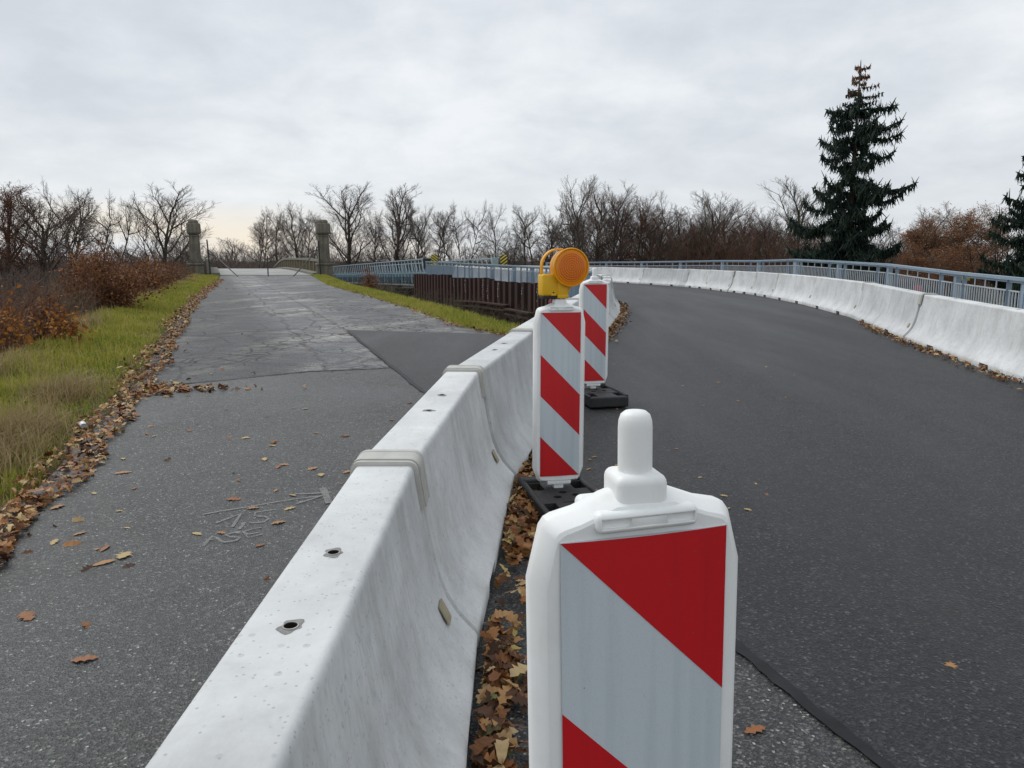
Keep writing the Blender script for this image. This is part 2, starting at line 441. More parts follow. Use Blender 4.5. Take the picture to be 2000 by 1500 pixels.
def sheet(mb, poly, off, step=1.0):               # flat polygon laid on the road bed, cut into bands that follow its fall
    ys = [p[1] for p in poly]; y0, y1 = min(ys), max(ys)
    cuts = sorted({y0, y1} | {float(k) for k in np.arange(math.ceil(y0), y1, step) if k >= 12}) if y1 > 12 else [y0, y1]
    if y1 > 12 and y0 < 12: cuts = sorted(set(cuts) | {12.0})
    for a, b in zip(cuts, cuts[1:]):
        q = poly
        for lim, sgn in ((a, 1), (b, -1)):
            out = []
            for i in range(len(q)):
                p, n = q[i], q[(i + 1) % len(q)]
                dp, dn = sgn * (p[1] - lim), sgn * (n[1] - lim)
                if dp >= 0: out.append(p)
                if dp * dn < 0:
                    t = dp / (dp - dn); out.append((p[0] + (n[0] - p[0]) * t, p[1] + (n[1] - p[1]) * t))
            q = out
            if len(q) < 3: break
        if len(q) < 3: continue
        vs = [Vector((p[0], p[1], G(p[1]) + off)) for p in q]
        for tri in tessellate_polygon([vs]): mb.add([vs[i] for i in tri], [(0, 1, 2)])
    return mb
def strip(mb, A, B, off, across=3, zf=None):
    rows = []
    for a, b in zip(A, B):
        row = []
        for k in range(across + 1):
            f = k / across; x = a[0] + (b[0] - a[0]) * f; y = a[1] + (b[1] - a[1]) * f
            row.append((x, y, (zf(y) if zf else G(y)) + off))
        rows.append(row)
    return mb.loft(rows, close=False, cap=False)

# old cracked road up to the bridge
ys = list(np.arange(7.5, 60.01, 1.0))
mb = MB(); strip(mb, [(lerp_tab(LEFT_EDGE, y) - 0.15, y) for y in ys],
                 [((lerp_tab(RIGHT_EDGE, y) + 0.12) if y > 13.6 else max(SEAM(y) + 0.4, 0.0), y) for y in ys], 0.0, 4)
struct('cracked_road', mb, M['crack'])
# resurfaced near part, lower edge below the camera
J0, J1 = (lerp_tab(LEFT_EDGE, 8.55) - 0.15, 8.55), (SEAM(10.0), 10.0)
mb = MB(); sheet(mb, [(-2.3, -3.0), (SEAM(-3.0), -3.0), J1, (-2.6, 9.72), (-3.4, 9.1), J0] + [(lerp_tab(LEFT_EDGE, y) - 0.12, y) for y in (7.5, 6.6, 5.6, 4.6, 3.6, 2.0)], 0.012)
struct('old_road', mb, M['old'])
# fresh asphalt: from the seam to the right, the triangular patch and the bypass curve
mb = MB(); sheet(mb, [(SEAM(-3.0), -3.0), (9.6, -3.0), (9.6, 12.9), (SEAM(12.9), 12.9)], 0.018)
sheet(mb, [(SEAM(12.9), 12.9), (0.5, 12.9), (0.4, 13.6), (0.0, 13.85), (SEAM(14.6), 14.62)], 0.018)
INN_S = smooth_line([(0.5, 12.9), (1.0, 16.0), (1.55, 20.0), (1.82, 25.0), (1.12, 30.0), (-6.5, 54.0)], 44, 1)
OUT_S = smooth_line([p for p in offset_line(OUTER, 1.9) if p[1] > 12], 44)
OUT_S[0] = Vector((9.6, 12.9)); INN_S[0] = Vector((0.5, 12.9))
strip(mb, INN_S, OUT_S, 0.018, 6)
struct('bypass_road', mb, M['new'])
# bitumen bands on the joints
def wavy_band(pts, w, off, name):
    mb = MB(); P = resample(pts, int(sum((Vector(b) - Vector(a)).length for a, b in zip(pts, pts[1:])) / 0.045) + 2)
    A, B = [], []
    for i, p in enumerate(P):
        d = (P[min(i + 1, len(P) - 1)] - P[max(i - 1, 0)]).normalized(); n = Vector((d.y, -d.x))
        A.append(p - n * (w / 2 + rnd.uniform(-.008, .008) + .008 * math.sin(i * .21))); B.append(p + n * (w / 2 + rnd.uniform(-.008, .008) + .008 * math.sin(i * .13 + 1)))
    strip(mb, A, B, off, 1); return struct(name, mb, M['bitumen'])
wavy_band([(SEAM(-2.9), -2.9), (SEAM(14.6), 14.6)], 0.055, 0.0205, 'seam_band')
wavy_band([J0, (-3.4, 9.1), (-2.6, 9.72), (SEAM(10.0) - 0.05, 9.99)], 0.05, 0.017, 'joint_band')

# ------------------------------------------------------------------ terrain
def hill(x, y):
    xl = lerp_tab(LEFT_EDGE, max(min(y, 70), 0)) - 0.6 - 1.5
    g = G(y)
    dl = xl - x
    h = g - 0.06
    if dl > 0: h = g - 0.06 - 3.4 * (1 - math.exp(-dl * 0.55 / 3.4))
    if y > 13.0:
        xr = lerp_tab(RIGHT_EDGE, min(y, 70)) + 1.05
        dr = x - xr
        if dr > 0:
            dr = min(dr, (y - 13.0) * 1.2 + 0.01); h = min(h, g - 0.06 - 2.7 * (1 - math.exp(-dr * 0.62 / 2.7)))
        if y > 66:
            h = min(h, g - 0.06 - 0.5 * (y - 66)) 
    else:
        dr = x - 11.0
        if dr > 0: h = g - 0.06 - 3.0 * (1 - math.exp(-dr * 0.5 / 3.0))
    far = max(0, min(1, (y - 80) / 60))
    base = -3.0
    h = max(h, base)
    return h
xs = sorted(set(list(np.arange(-40, 16.01, 0.5)) + [-600, -400, -250, -150, -100, -70, -55, -46, 18, 20, 24, 30, 38, 48, 60, 80, 110, 160, 250, 400, 600]))
ysg = sorted(set(list(np.arange(-8, 30.01, 0.5)) + list(np.arange(31, 72, 1.0)) + [74, 78, 84, 92, 100, 115, 135, 160, 200, 260, 350, 500, 800, 1300, -20, -50]))
V = [(x, y, hill(x, y) + (0.05 * math.sin(x * 2.1 + y) * math.sin(y * 1.7) if hill(x, y) < G(y) - 0.3 else 0)) for y in ysg for x in xs]
nx = len(xs); F = [(j * nx + i, j * nx + i + 1, (j + 1) * nx + i + 1, (j + 1) * nx + i) for j in range(len(ysg) - 1) for i in range(nx - 1)]
terr = link_mesh('terrain', np_mesh('terrain', V, F, True), None, M['soil']); terr['kind'] = 'structure'
# raised fill that carries the bypass
mb = MB(); rings = []
for a, b in zip(INN_S, OUT_S):
    za, zb = G(a.y) - 0.004, G(b.y) - 0.004
    rings.append([(a.x, a.y, -4.0), (a.x, a.y, za), (b.x, b.y, zb), (b.x, b.y, -4.0)])
mb.loft(rings); struct('embankment', mb, M['soil'])
# ------------------------------------------------------------------ concrete barriers
def barrier_mat():
    t = NT('white_precast_concrete')
    r = t.objrand(); off = t.n.new('ShaderNodeCombineXYZ'); t.put(off.inputs[0], t.math('MULTIPLY', r, 37.0)); t.put(off.inputs[1], t.math('MULTIPLY', r, 11.0))
    va = t.n.new('ShaderNodeVectorMath'); va.operation = 'ADD'; t.l.new(t.obj, va.inputs[0]); t.l.new(off.outputs[0], va.inputs[1]); p = va.outputs[0]
    a = t.noise(p, 2.2, 8, 0.68, 0.2); b = t.noise(t.map(p, (62, 62, 15), rot=(0, R(14), 0)), 1.0, 6, 0.68)
    sp = t.voro(p, 26); pit = t.voro(t.map(p, loc=(5, 3, 1)), 90)
    c = t.ramp(a, [(0.28, (0.46, 0.465, 0.465)), (0.48, (0.60, 0.61, 0.61)), (0.70, (0.72, 0.73, 0.73))])
    side = t.math('SUBTRACT', 1.0, t.math('ABSOLUTE', t.sep(t.n.new('ShaderNodeNewGeometry').outputs['Normal'])[2]), clamp=True)
    streak = t.ramp(b, [(0.30, 0.76), (0.50, 0.97), (0.75, 1.05)])
    c = t.mix(t.math('MULTIPLY', side, 0.9), c, t.mix(1.0, c, streak, 'MULTIPLY'))
    spots = t.math('MULTIPLY', t.ramp(sp.outputs['Distance'], [(0.16, 1.0), (0.24, 0.0)]), t.ramp(t.sep(sp.outputs['Color'])[0], [(0.70, 0.0), (0.74, 1.0)]))
    c = t.mix(t.math('MULTIPLY', spots, 0.42), c, (0.36, 0.37, 0.38, 1))
    pits = t.math('MULTIPLY', t.ramp(pit.outputs['Distance'], [(0.2, 1.0), (0.32, 0.0)]), t.ramp(t.sep(pit.outputs['Color'])[1], [(0.82, 0.0), (0.84, 1.0)]))
    c = t.mix(t.math('MULTIPLY', pits, 0.5), c, (0.26, 0.26, 0.26, 1))
    smear = t.math('MULTIPLY', t.ramp(t.noise(t.map(p, (9, 9, 0.8)), 1.0, 5, 0.6), [(0.50, 0.0), (0.72, 0.6)]), side)
    c = t.mix(smear, c, (0.36, 0.355, 0.34, 1))
    dirt = t.math('MULTIPLY', t.ramp(t.noise(p, 5, 5, 0.7), [(0.45, 0.0), (0.75, 1.0)]), t.ramp(t.sep(t.obj)[2], [(0.0, 1.0), (0.16, 0.0)]))
    c = t.mix(t.math('MULTIPLY', dirt, 0.6), c, (0.26, 0.24, 0.20, 1))
    c = t.mix(1.0, c, t.ramp(r, [(0.0, (0.86, 0.87, 0.88)), (1.0, (1.05, 1.05, 1.05))]), 'MULTIPLY')
    t.col(c); t.rough(0.72).spec(0.3)
    t.bump(t.math('ADD', t.noise(p, 45, 5, 0.65), t.math('MULTIPLY', pits, -0.8)), 0.22, 0.006); return t.m
M['barrier'] = barrier_mat()
M['cap'] = simple('beige_plastic_cap', (0.45, 0.445, 0.41), 0.55, 0.4, var=0.08, scale=20)
M['socket'] = simple('steel_socket', (0.30, 0.29, 0.27), 0.45, 0.5, metal=0.3, var=0.3, scale=40)
M['liner'] = simple('shaded_liner', (0.030, 0.024, 0.020), 0.8, 0.2, var=0.3, scale=40)  # near-black colour paints in the shade down the socket hole
M['plate'] = simple('tan_plate', (0.34, 0.30, 0.20), 0.5, 0.5, var=0.15, scale=30)
M['stain'] = simple('grey_grout', (0.24, 0.24, 0.235), 0.85, 0.2, var=0.25, scale=60)
HALF_ = [(0.335, 0.0), (0.338, 0.07), (0.312, 0.105), (0.262, 0.165), (0.220, 0.235), (0.190, 0.315), (0.166, 0.41), (0.146, 0.52), (0.128, 0.63), (0.114, 0.708), (0.109, 0.733), (0.102, 0.752), (0.092, 0.767), (0.080, 0.776), (0.066, 0.781), (0.045, 0.783)]
HALF = [(0.335, 0.0), (0.338, 0.07), (0.330, 0.084), (0.300, 0.115), (0.258, 0.165), (0.220, 0.228), (0.192, 0.300), (0.170, 0.39), (0.150, 0.50), (0.132, 0.61), (0.1165, 0.705), (0.1118, 0.748), (0.1106, 0.758), (0.1080, 0.767), (0.1030, 0.774), (0.0965, 0.778), (0.0890, 0.7793), (0.030, 0.7795)]
def prof(scale=1.0, lift=0.0, off=0.0, zmin=None):
    pts = []
    for i, (y, z) in enumerate(HALF):
        if lift and z < lift: z = lift
        a, b = HALF[max(i - 1, 0)], HALF[min(i + 1, len(HALF) - 1)]
        n = Vector((b[1] - a[1], -(b[0] - a[0]))).normalized()
        pts.append(((y + n.x * off) * scale, (z + n.y * off) if off else z * (scale if z > 0.05 else 1)))
    return pts
def barrier_mesh(L, notches):
    mb = MB(); rings = []
    def ring(x, **kw):
        p = prof(**kw); rings.append([(x, y, z) for y, z in p] + [(x, -y, z) for y, z in p[::-1]])
    ring(-L / 2, off=-0.022); ring(-L / 2 + 0.014)
    for c in notches:
        ring(c - 0.13); ring(c - 0.1299, lift=0.068); ring(c + 0.1299, lift=0.068); ring(c + 0.13)
    ring(L / 2 - 0.014); ring(L / 2, off=-0.022)
    mb.loft(rings); me = mb.mesh('body', smooth=True, angle=50); return me
CUTS = {}
def sharpen(me, ang):
    bm = bmesh.new(); bm.from_mesh(me)
    for f in bm.faces: f.smooth = True
    for e in bm.edges: e.smooth = not (len(e.link_faces) == 2 and e.calc_face_angle(0) > R(ang))
    bm.to_mesh(me); bm.free()
def barrier(name, a, b, label, group, outer):
    a, b = Vector(a), Vector(b); d = b - a; L = d.length - (0.045 if group.startswith('barriers along') else 0.026); mid = (a + b) / 2
    key = (round(L, 2), outer)
    jr = random.Random(int(mid.x * 977 + mid.y * 131)); jo = jr.uniform(-.022, .022)
    o = empty(name, (mid.x + d.y / d.length * jo, mid.y - d.x / d.length * jo, G(mid.y) + 0.016)); slope = (G(b.y) - G(a.y)) / d.length
    o.rotation_euler = Euler((0, -math.atan(slope), math.atan2(d.y, d.x) + jr.uniform(-.008, .008)))
    tag(o, label, 'barrier', group)
    sock = (-0.2, 0.2) if L < 3 else (-1.0, 1.0)
    if key not in CUTS:
        me = barrier_mesh(L, (-L * 0.22, L * 0.24)); body = link_mesh('body', me, o, M['barrier'])
        cut(body, [MB().lathe([(0.0152, 0.66), (0.0152, 0.9)], Matrix.Translation((s, 0, 0)), 16) for s in sock])
        sharpen(body.data, 35); CUTS[key] = body.data
    else: link_mesh('body', CUTS[key], o, M['barrier'])
    for s in sock:
        T = Matrix.Translation((s, 0, 0))
        mb = MB(); n = 20; prof4 = [(0.0150, 0.776), (0.0150, 0.7822), (0.0180, 0.7822), (0.0184, 0.778)]
        rings = [[tuple(T @ Vector((r * math.cos(2 * math.pi * k / n), r * math.sin(2 * math.pi * k / n), z))) for k in range(n)] for r, z in prof4]
        mb.loft(rings, cap=False); so = mb.build('lifting_socket', M['socket'], o, smooth=True)
        mb = MB(); mb.loft([[tuple(T @ Vector((r * math.cos(2 * math.pi * k / n), r * math.sin(2 * math.pi * k / n), z))) for k in range(n)] for r, z in ((0.002, 0.665), (0.0144, 0.665), (0.0144, 0.7812))], cap=False); mb.build('liner', M['liner'], so)
        mb = MB(); n = 22; rr = random.Random(int(s * 1000) + int(mid.y * 100))
        ph = rr.uniform(0, 6); rad = [0.028 + 0.006 * math.sin(2 * math.pi * k / n * 2 + ph) + 0.004 * math.sin(2 * math.pi * k / n * 5 + 2 * ph) for k in range(n)]
        mb.loft([[(s + 0.0175 * math.cos(2 * math.pi * k / n), 0.0175 * math.sin(2 * math.pi * k / n), 0.7802) for k in range(n)],
                 [(s + rad[k] * math.cos(2 * math.pi * k / n), min(max(rad[k] * math.sin(2 * math.pi * k / n), -.044), .044), 0.7802) for k in range(n)]], cap=False)
        mb.build('grout_ring', M['stain'], o)
    # strap-like cap over the joint at the far end
    if 'cap' not in CUTS:
        mb = MB()
        def ring(x, off):
            p = [(y, z) for (y, z), (y0, z0) in zip(prof(off=off), HALF) if z0 > 0.58]
            q = [(y, z) for (y, z), (y0, z0) in zip(prof(off=0.0005), HALF) if z0 > 0.58]
            rg = [(x, y, z) for y, z in p] + [(x, -y, z) for y, z in p[::-1]] + [(x, -y, z) for y, z in q] + [(x, y, z) for y, z in q[::-1]]
            return rg
        st = [(-.088, .003), (-.087, .016), (-.069, .016), (-.068, .010), (-.063, .010), (-.062, .020), (-.046, .020), (-.045, .018), (.045, .018), (.046, .020), (.062, .020), (.063, .010), (.068, .010), (.069, .016), (.087, .016), (.088, .003)]
        mb.loft([ring(x, o_) for x, o_ in st]); CUTS['cap'] = mb.mesh('joint_cap', smooth=True, angle=25)
    link_mesh('joint_cap', CUTS['cap'], o, M['cap'], loc=(L / 2 + (d.length - L) / 2, 0, 0))
    if 'plate' not in CUTS:
        pt = [(0.2415, 0.205), (0.205, 0.277)]
        mb = MB(); n = Vector((0.89, 0.45)) * 0.006
        mb.loft([[(-.035, pt[0][0], pt[0][1]), (.035, pt[0][0], pt[0][1]), (.035, pt[1][0], pt[1][1]), (-.035, pt[1][0], pt[1][1])],
                 [(-.035, pt[0][0] + n.x, pt[0][1] + n.y), (.035, pt[0][0] + n.x, pt[0][1] + n.y), (.035, pt[1][0] + n.x, pt[1][1] + n.y), (-.035, pt[1][0] + n.x, pt[1][1] + n.y)]])
        CUTS['plate'] = mb.mesh('recess_plate')
    if outer: link_mesh('recess_plate', CUTS['plate'], o, M['plate'], loc=(-L / 2 + 0.22, 0, 0))
    else: link_mesh('recess_plate', CUTS['plate'], o, M['plate'], loc=(L / 2 - 0.16, 0, 0), rot=(0, 0, 0), scale=(1, -1, 1))
    return o
ORD = ['nearest', 'second', 'third', 'fourth', 'fifth', 'sixth', 'seventh', 'eighth', 'ninth', 'tenth', 'eleventh', 'twelfth', 'thirteenth', 'fourteenth', 'fifteenth', 'sixteenth', 'seventeenth', 'eighteenth', 'nineteenth', 'twentieth', 'twenty-first', 'twenty-second', 'twenty-third', 'twenty-fourth']
inner_segs = list(zip(INNER, INNER[1:]))[2:]
for i, (a, b) in enumerate(inner_segs):
    if i == 0: lab = 'large white concrete barrier cut by the bottom edge, two bolt sockets on top'
    else: lab = f'white concrete barrier, {ORD[i]} from the camera in the row between the two roads'
    barrier('concrete_barrier', a, b, lab, 'barriers between the old road and the bypass', False)
for i, (a, b) in enumerate(list(zip(OUTER, OUTER[1:]))):
    if i == 0: continue
    lab = f'white concrete barrier, {ORD[i - 1]} from the right picture edge along the outer curve'
    barrier('concrete_barrier', b, a, lab, 'barriers along the outer side of the bypass curve', False)

# ------------------------------------------------------------------ warning beacons
def plastic(name, c, rough=0.38, dirt=0.25):
    t = NT(name); f = t.noise(t.obj, 3.5, 6, 0.65); f2 = t.noise(t.map(t.obj, (30, 30, 2.5)), 1.0, 4, 0.6)
    cc = t.mix(t.ramp(f, [(0.5, 0.0), (0.8, dirt)]), c, tuple(x * 0.72 for x in c))
    f3 = t.noise(t.obj, 38, 6, 0.75); scr = t.noise(t.map(t.obj, (9, 9, 160), rot=(R(18), R(30), 0)), 1.0, 3, 0.6)
    cc = t.mix(t.ramp(f3, [(0.62, 0.0), (0.78, dirt * 0.7)]), cc, tuple(x * y for x, y in zip(c, (0.62, 0.58, 0.52))))
    cc = t.mix(t.ramp(scr, [(0.70, 0.0), (0.76, dirt * 0.6)]), cc, tuple(x * 0.66 for x in c))
    cc = t.mix(t.ramp(f2, [(0.58, 0.0), (0.85, dirt)]), cc, tuple(x * y for x, y in zip(c, (0.78, 0.76, 0.72))))
    t.col(cc); t.rough(t.ramp(f, [(0.3, rough), (0.8, rough + 0.16)])).spec(0.45)
    t.bump(t.noise(t.obj, 140, 3), 0.05, 0.002)
    t.put(t.b.inputs['Subsurface Weight'], 0.05); return t.m
M['white'] = plastic('white_polyethylene', (0.83, 0.84, 0.83), dirt=0.5)
def sheeting(name, c, c2, rough):
    t = NT(name); f = t.noise(t.map(t.obj, (18, 18, 0.9)), 1.0, 5, 0.6); f2 = t.noise(t.obj, 2.0, 4, 0.5)
    cc = t.mix(t.ramp(f, [(0.48, 0.0), (0.70, 0.8)]), c, c2)
    sp = t.voro(t.obj, 55); spk = t.math('MULTIPLY', t.ramp(sp.outputs['Distance'], [(0.05, 1.0), (0.09, 0.0)]), t.ramp(t.sep(sp.outputs['Color'])[0], [(0.93, 0.0), (0.94, 0.7)]))
    cc = t.mix(spk, cc, (0.10, 0.09, 0.08, 1))
    cc = t.mix(t.ramp(f2, [(0.5, 0.0), (0.8, 0.25)]), cc, tuple(x * 0.8 for x in c))
    cell = t.voro(t.map(t.obj, (1, 0.001, 1)), 260, 'DISTANCE_TO_EDGE'); cc = t.mix(1.0, cc, t.ramp(cell.outputs['Distance'], [(0.0, 0.93), (0.12, 1.0)]), 'MULTIPLY')
    t.col(cc); t.rough(rough).spec(0.5); t.bump(cell.outputs['Distance'], 0.05, 0.001); return t.m
M['sheet_w'] = sheeting('grey_white_reflective', (0.57, 0.63, 0.67), (0.46, 0.52, 0.56), 0.36)
M['sheet_r'] = sheeting('red_reflective', (0.56, 0.009, 0.014), (0.46, 0.010, 0.014), 0.36)
def rubber_mat():
    t = NT('recycled_rubber'); v = t.voro(t.obj, 160); f = t.noise(t.obj, 7, 5, 0.6)
    t.col(t.ramp(t.math('ADD', t.math('MULTIPLY', t.sep(v.outputs['Color'])[0], 0.4), t.math('MULTIPLY', f, 0.6)), [(0.2, (0.012, 0.012, 0.013)), (0.75, (0.036, 0.037, 0.040)), (1.0, (0.07, 0.07, 0.07))]))
    t.rough(0.62).spec(0.4); t.bump(v.outputs['Distance'], 0.3, 0.004); return t.m
M['rubber'] = rubber_mat()
FZ0, FZ1 = 0.19, 1.19
def beacon_outline(ins):
    h = 0.160 - ins; b = ins
    right = [(0.05, 0.145 + b), (0.118 - b * .3, 0.150 + b), (0.134 - b * .7, 0.165 + b * .9), (h, 0.235 + b * .2), (h, 1.128 - b * .2), (0.141 - b * .8, 1.204 - b * .8), (0.134 - b * .8, 1.214 - b * .9), (0.124 - b * .6, 1.219 - b), (0.092, 1.226 - b), (0.042, 1.246 - b)]
    return right + [(-x, z) for x, z in right[::-1]]
def curve_y(x): return 0.010 * (1 - (x / 0.16) ** 2)          # faces bulge slightly
def make_beacon():
    o = empty('warning_beacon')
    def ring(y, ins, bow): return [(x, y - (curve_y(x) if bow < 0 else -curve_y(x) if bow > 0 else 0), z) for x, z in beacon_outline(ins)]
    mb = MB(); mb.loft([ring(-.033, .0185, -1), ring(-.030, .0135, -1), ring(-.012, .0012, 0), ring(-.006, 0, 0), ring(.006, 0, 0), ring(.012, .0012, 0), ring(.030, .0135, 1), ring(.033, .0185, 1)])
    # ridge under the neck with two oval pockets on each side, collar and foot tongue
    mb.mesh
    body = mb.build('body', M['white'], o, smooth=True, angle=24)
    mb = MB()
    rr = Matrix.Rotation(R(-3), 3, 'Z')
    mb.box((0, 0, 1.233), (0.074, 0.074, 0.076), M=rr)
    mb.build('collar', M['white'], o, bevel=0.013, seg=4)
    MB().lathe([(0.0242, 1.25), (0.0240, 1.333), (0.0232, 1.343), (0.0205, 1.351), (0.015, 1.3555), (0.006, 1.357)], None, 32).build('carrying_pin', M['white'], o, smooth=True, angle=60)
    for sgn in (-1, 1):
        ridge = MB().box((0, sgn * 0.038, 1.2135), (0.150, 0.028, 0.030)).build('ridge', M['white'], o, bevel=0.010, seg=4)
        cut(ridge, [MB().box((cx, sgn * 0.056, 1.2135), (0.042, 0.020, 0.013)) for cx in (-0.047, 0.047)])
        low = MB().box((0, sgn * 0.030, 0.148), (0.150, 0.016, 0.026)).build('clip_ridge', M['white'], o, bevel=0.005)
    MB().box((0, 0, 0.115), (0.062, 0.05, 0.05)).build('foot_tongue', M['white'], o, bevel=0.006)
    # reflective sheet, bowed like the face
    N = 10
    def bowed(poly_x):                              # columns: list of (x, z0, z1)
        mb = MB(); ring0 = []
        for x, z0, z1 in poly_x: ring0.append((x, z0, z1))
        return ring0
    def strip_part(name, zlo, zhi, mat, lift, parent):
        mb = MB(); fr = []; bk = []
        for k in range(N + 1):
            x = -0.123 + 0.246 * k / N
            a, b = zlo(x), zhi(x); y = -0.033 - curve_y(x)
            fr.append((x, y - lift, a, b)); 
        rows = [[(x, y, a) for x, y, a, b in fr], [(x, y, b) for x, y, a, b in fr]]
        back = [[(x, y + lift + 0.002, b) for x, y, a, b in fr], [(x, y + lift + 0.002, a) for x, y, a, b in fr]]
        mb.loft(rows + back + [rows[0]], close=False, cap=False)
        return mb.build(name, mat, parent, smooth=True, angle=40)
    W2, HGT = 0.246, FZ1 - FZ0
    sh = strip_part('reflective_sheet', lambda x: FZ0, lambda x: FZ1, M['sheet_w'], 0.0016, o)
    line = lambda x, c: FZ1 - c - (x + 0.123) * (0.25 / W2)
    for lo, hi in ((lambda x: line(x, 0), lambda x: FZ1 - .0005), (lambda x: line(x, .5), lambda x: line(x, .25)), (lambda x: FZ0 + .0005, lambda x: max(line(x, .75), FZ0 + .0006))):
        strip_part('red_stripe', lo, hi, M['sheet_r'], 0.0024, sh)
    return o
def make_foot():
    body = MB().box((0, -0.14, 0.056), (0.40, 0.82, 0.105)).build('foot_plate', M['rubber'], None, bevel=0.016, seg=3)
    cu = [MB().box((sx * 0.135, 0.02, 0.095), (0.085, 0.15, 0.09)) for sx in (-1, 1)]
    cu += [MB().box((sx * 0.135, -0.40, 0.095), (0.075, 0.18, 0.09)) for sx in (-1, 1)]
    cu += [MB().lathe([(0.026, 0.04), (0.026, 0.2)], Matrix.Translation((x, y, 0)), 20) for x, y in ((-0.055, -0.20), (0.065, -0.18), (0.0, -0.115))]
    cu += [MB().box((0.03, -0.305, 0.107), (0.16, 0.012, 0.02)), MB().box((0, 0.285, 0.06), (0.13, 0.07, 0.06))]
    cu += [MB().box((sx * 0.11, 0.285, 0.055), (0.07, 0.09, 0.07)) for sx in (-1, 1)] + [MB().box((sx * 0.2, -0.15, 0.03), (0.05, 0.20, 0.05)) for sx in (-1, 1)]
    cut(body, cu)
    for p in body.data.polygons: p.use_smooth = False
    for sx in (-1, 1):
        MB().tube([(sx * 0.188, 0.22, 0.105), (sx * 0.188, -0.52, 0.105)], 0.017, 10).build('edge_bead', M['rubber'], body, smooth=True, angle=60)
        MB().tube([(sx * 0.185, 0.13, 0.112), (sx * 0.085, 0.13, 0.112)], 0.018, 10).build('carry_bar', M['rubber'], body, smooth=True, angle=60)
    return body
ROT = R(19)
def place_face(pxl, pxr, pyt, Y):                     # centre of a face from its picture corners
    return at((pxl + pxr) / 2, pyt, Y)
BEACONS = [((1252, 1.055), 'near'), ((1092, 4.60), 'lamp'), ((1162, 7.95), 'far')]
feet_src = None
bsrc = make_beacon(); fsrc = make_foot()
labels = {'near': ('large red and white striped beacon in the foreground, cut by the bottom edge', 'black rubber foot plate under the foreground striped beacon'),
          'lamp': ('red and white striped beacon carrying the yellow warning lamp', 'black rubber foot plate with three holes under the lamp beacon'),
          'far': ('farthest red and white striped beacon, plain pin on top', 'black rubber foot plate of the farthest striped beacon')}
bpos = {}
for i, ((px, Y), k) in enumerate(BEACONS):
    o = bsrc if i == 0 else copy_tree(bsrc); f = fsrc if i == 0 else copy_tree(fsrc)
    X = (px - 1000) / 1500 * (Y / (CP + 0.0 * SP)) if k != 'near' else 0.199
    if k == 'lamp': X = 0.283
    if k == 'far': X = 0.845
    z = G(Y) + 0.018
    o.location = (X, Y, z); o.rotation_euler = (0, R(-1.2) if k == 'near' else 0, {'near': R(14), 'lamp': R(12), 'far': R(12)}[k])
    f.location = (X, Y, z); f.rotation_euler = o.rotation_euler
    tag(o, labels[k][0], 'beacon', 'striped warning beacons'); tag(f, labels[k][1], 'foot plate', 'rubber foot plates')
    bpos[k] = (Vector(o.location), o.rotation_euler.z)

# ------------------------------------------------------------------ yellow warning lamp
def amber():
    t = NT('amber_lens'); s3 = t.sep(t.obj)
    t.rough(0.22).spec(0.4)
    lp, rz_ = bpos['lamp']
    rib = t.math('SINE', t.math('MULTIPLY', s3[0], 420.0)); d = t.math('SQRT', t.math('ADD', t.math('POWER', t.math('SUBTRACT', s3[0], 0.045), 2.0), t.math('POWER', t.math('SUBTRACT', s3[2], 1.535), 2.0)))
    ring = t.math('SINE', t.math('MULTIPLY', d, 480.0)); rr_ = t.math('MULTIPLY_ADD', t.math('ADD', t.math('MULTIPLY', rib, 0.35), ring), 0.36, c=0.5)
    cc = t.ramp(rr_, [(0.0, (0.56, 0.105, 0.001)), (1.0, (0.74, 0.185, 0.002))])
    t.col(t.mix(t.ramp(d, [(0.075, 0.0), (0.108, 1.0)]), cc, (0.86, 0.34, 0.006, 1)))
    t.bump(t.math('ADD', t.math('MULTIPLY', rib, 0.5), ring), 0.5, 0.0014)
    return t.m
M['amber'] = amber()
M['lampy'] = plastic('yellow_plastic', (0.74, 0.42, 0.010), 0.42, 0.3)
M['lampo'] = plastic('orange_housing', (0.80, 0.36, 0.012), 0.36, 0.2)
M['black'] = simple('black_plastic', (0.012, 0.012, 0.013), 0.5, 0.5, var=0.3)
lp, lrz = bpos['lamp']
lamp = tag(empty('warning_lamp', lp - Vector((0, 0, 0.08)), lrz + R(7)), 'yellow battery warning lamp with round amber lens on the middle beacon', 'warning lamp')
CZ, CX = 1.535, 0.045
LM = Matrix.Translation((CX, -0.045, CZ)) @ Matrix.Rotation(R(90), 4, 'X')           # lathe axis +z -> local -y (towards the viewer)
MB().lathe([(0.060, -0.085), (0.093, -0.078), (0.104, -0.060), (0.108, 0.012), (0.1125, 0.014), (0.1135, 0.020), (0.1125, 0.027), (0.107, 0.029), (0.1045, 0.025), (0.1045, 0.016)], LM, 64).build('lens_housing', M['lampo'], lamp, smooth=True, angle=50)
pr = [(0.1045 * math.cos(a), 0.018 + 0.016 * math.sin(a)) for a in np.linspace(0, math.pi / 2 - 0.02, 26)]
MB().lathe(pr, LM, 64).build('lens', M['amber'], lamp, smooth=True, angle=60)
bx = MB().box((-0.062, 0.004, 1.432), (0.122, 0.085, 0.128)).build('battery_box', M['lampy'], lamp, bevel=0.012, seg=3)
MB().box((-0.062, 0.004, 1.359), (0.108, 0.074, 0.018)).build('box_base', M['black'], lamp, bevel=0.004)
MB().box((-0.055, -0.041, 1.376), (0.030, 0.008, 0.014)).build('latch', M['lampy'], lamp, bevel=0.002)
MB().lathe([(0.0045, 0), (0.0045, 0.004)], Matrix.Translation((-0.055, -0.0385, 1.388)) @ Matrix.Rotation(R(90), 4, 'X'), 12).build('latch_screw', M['black'], lamp)
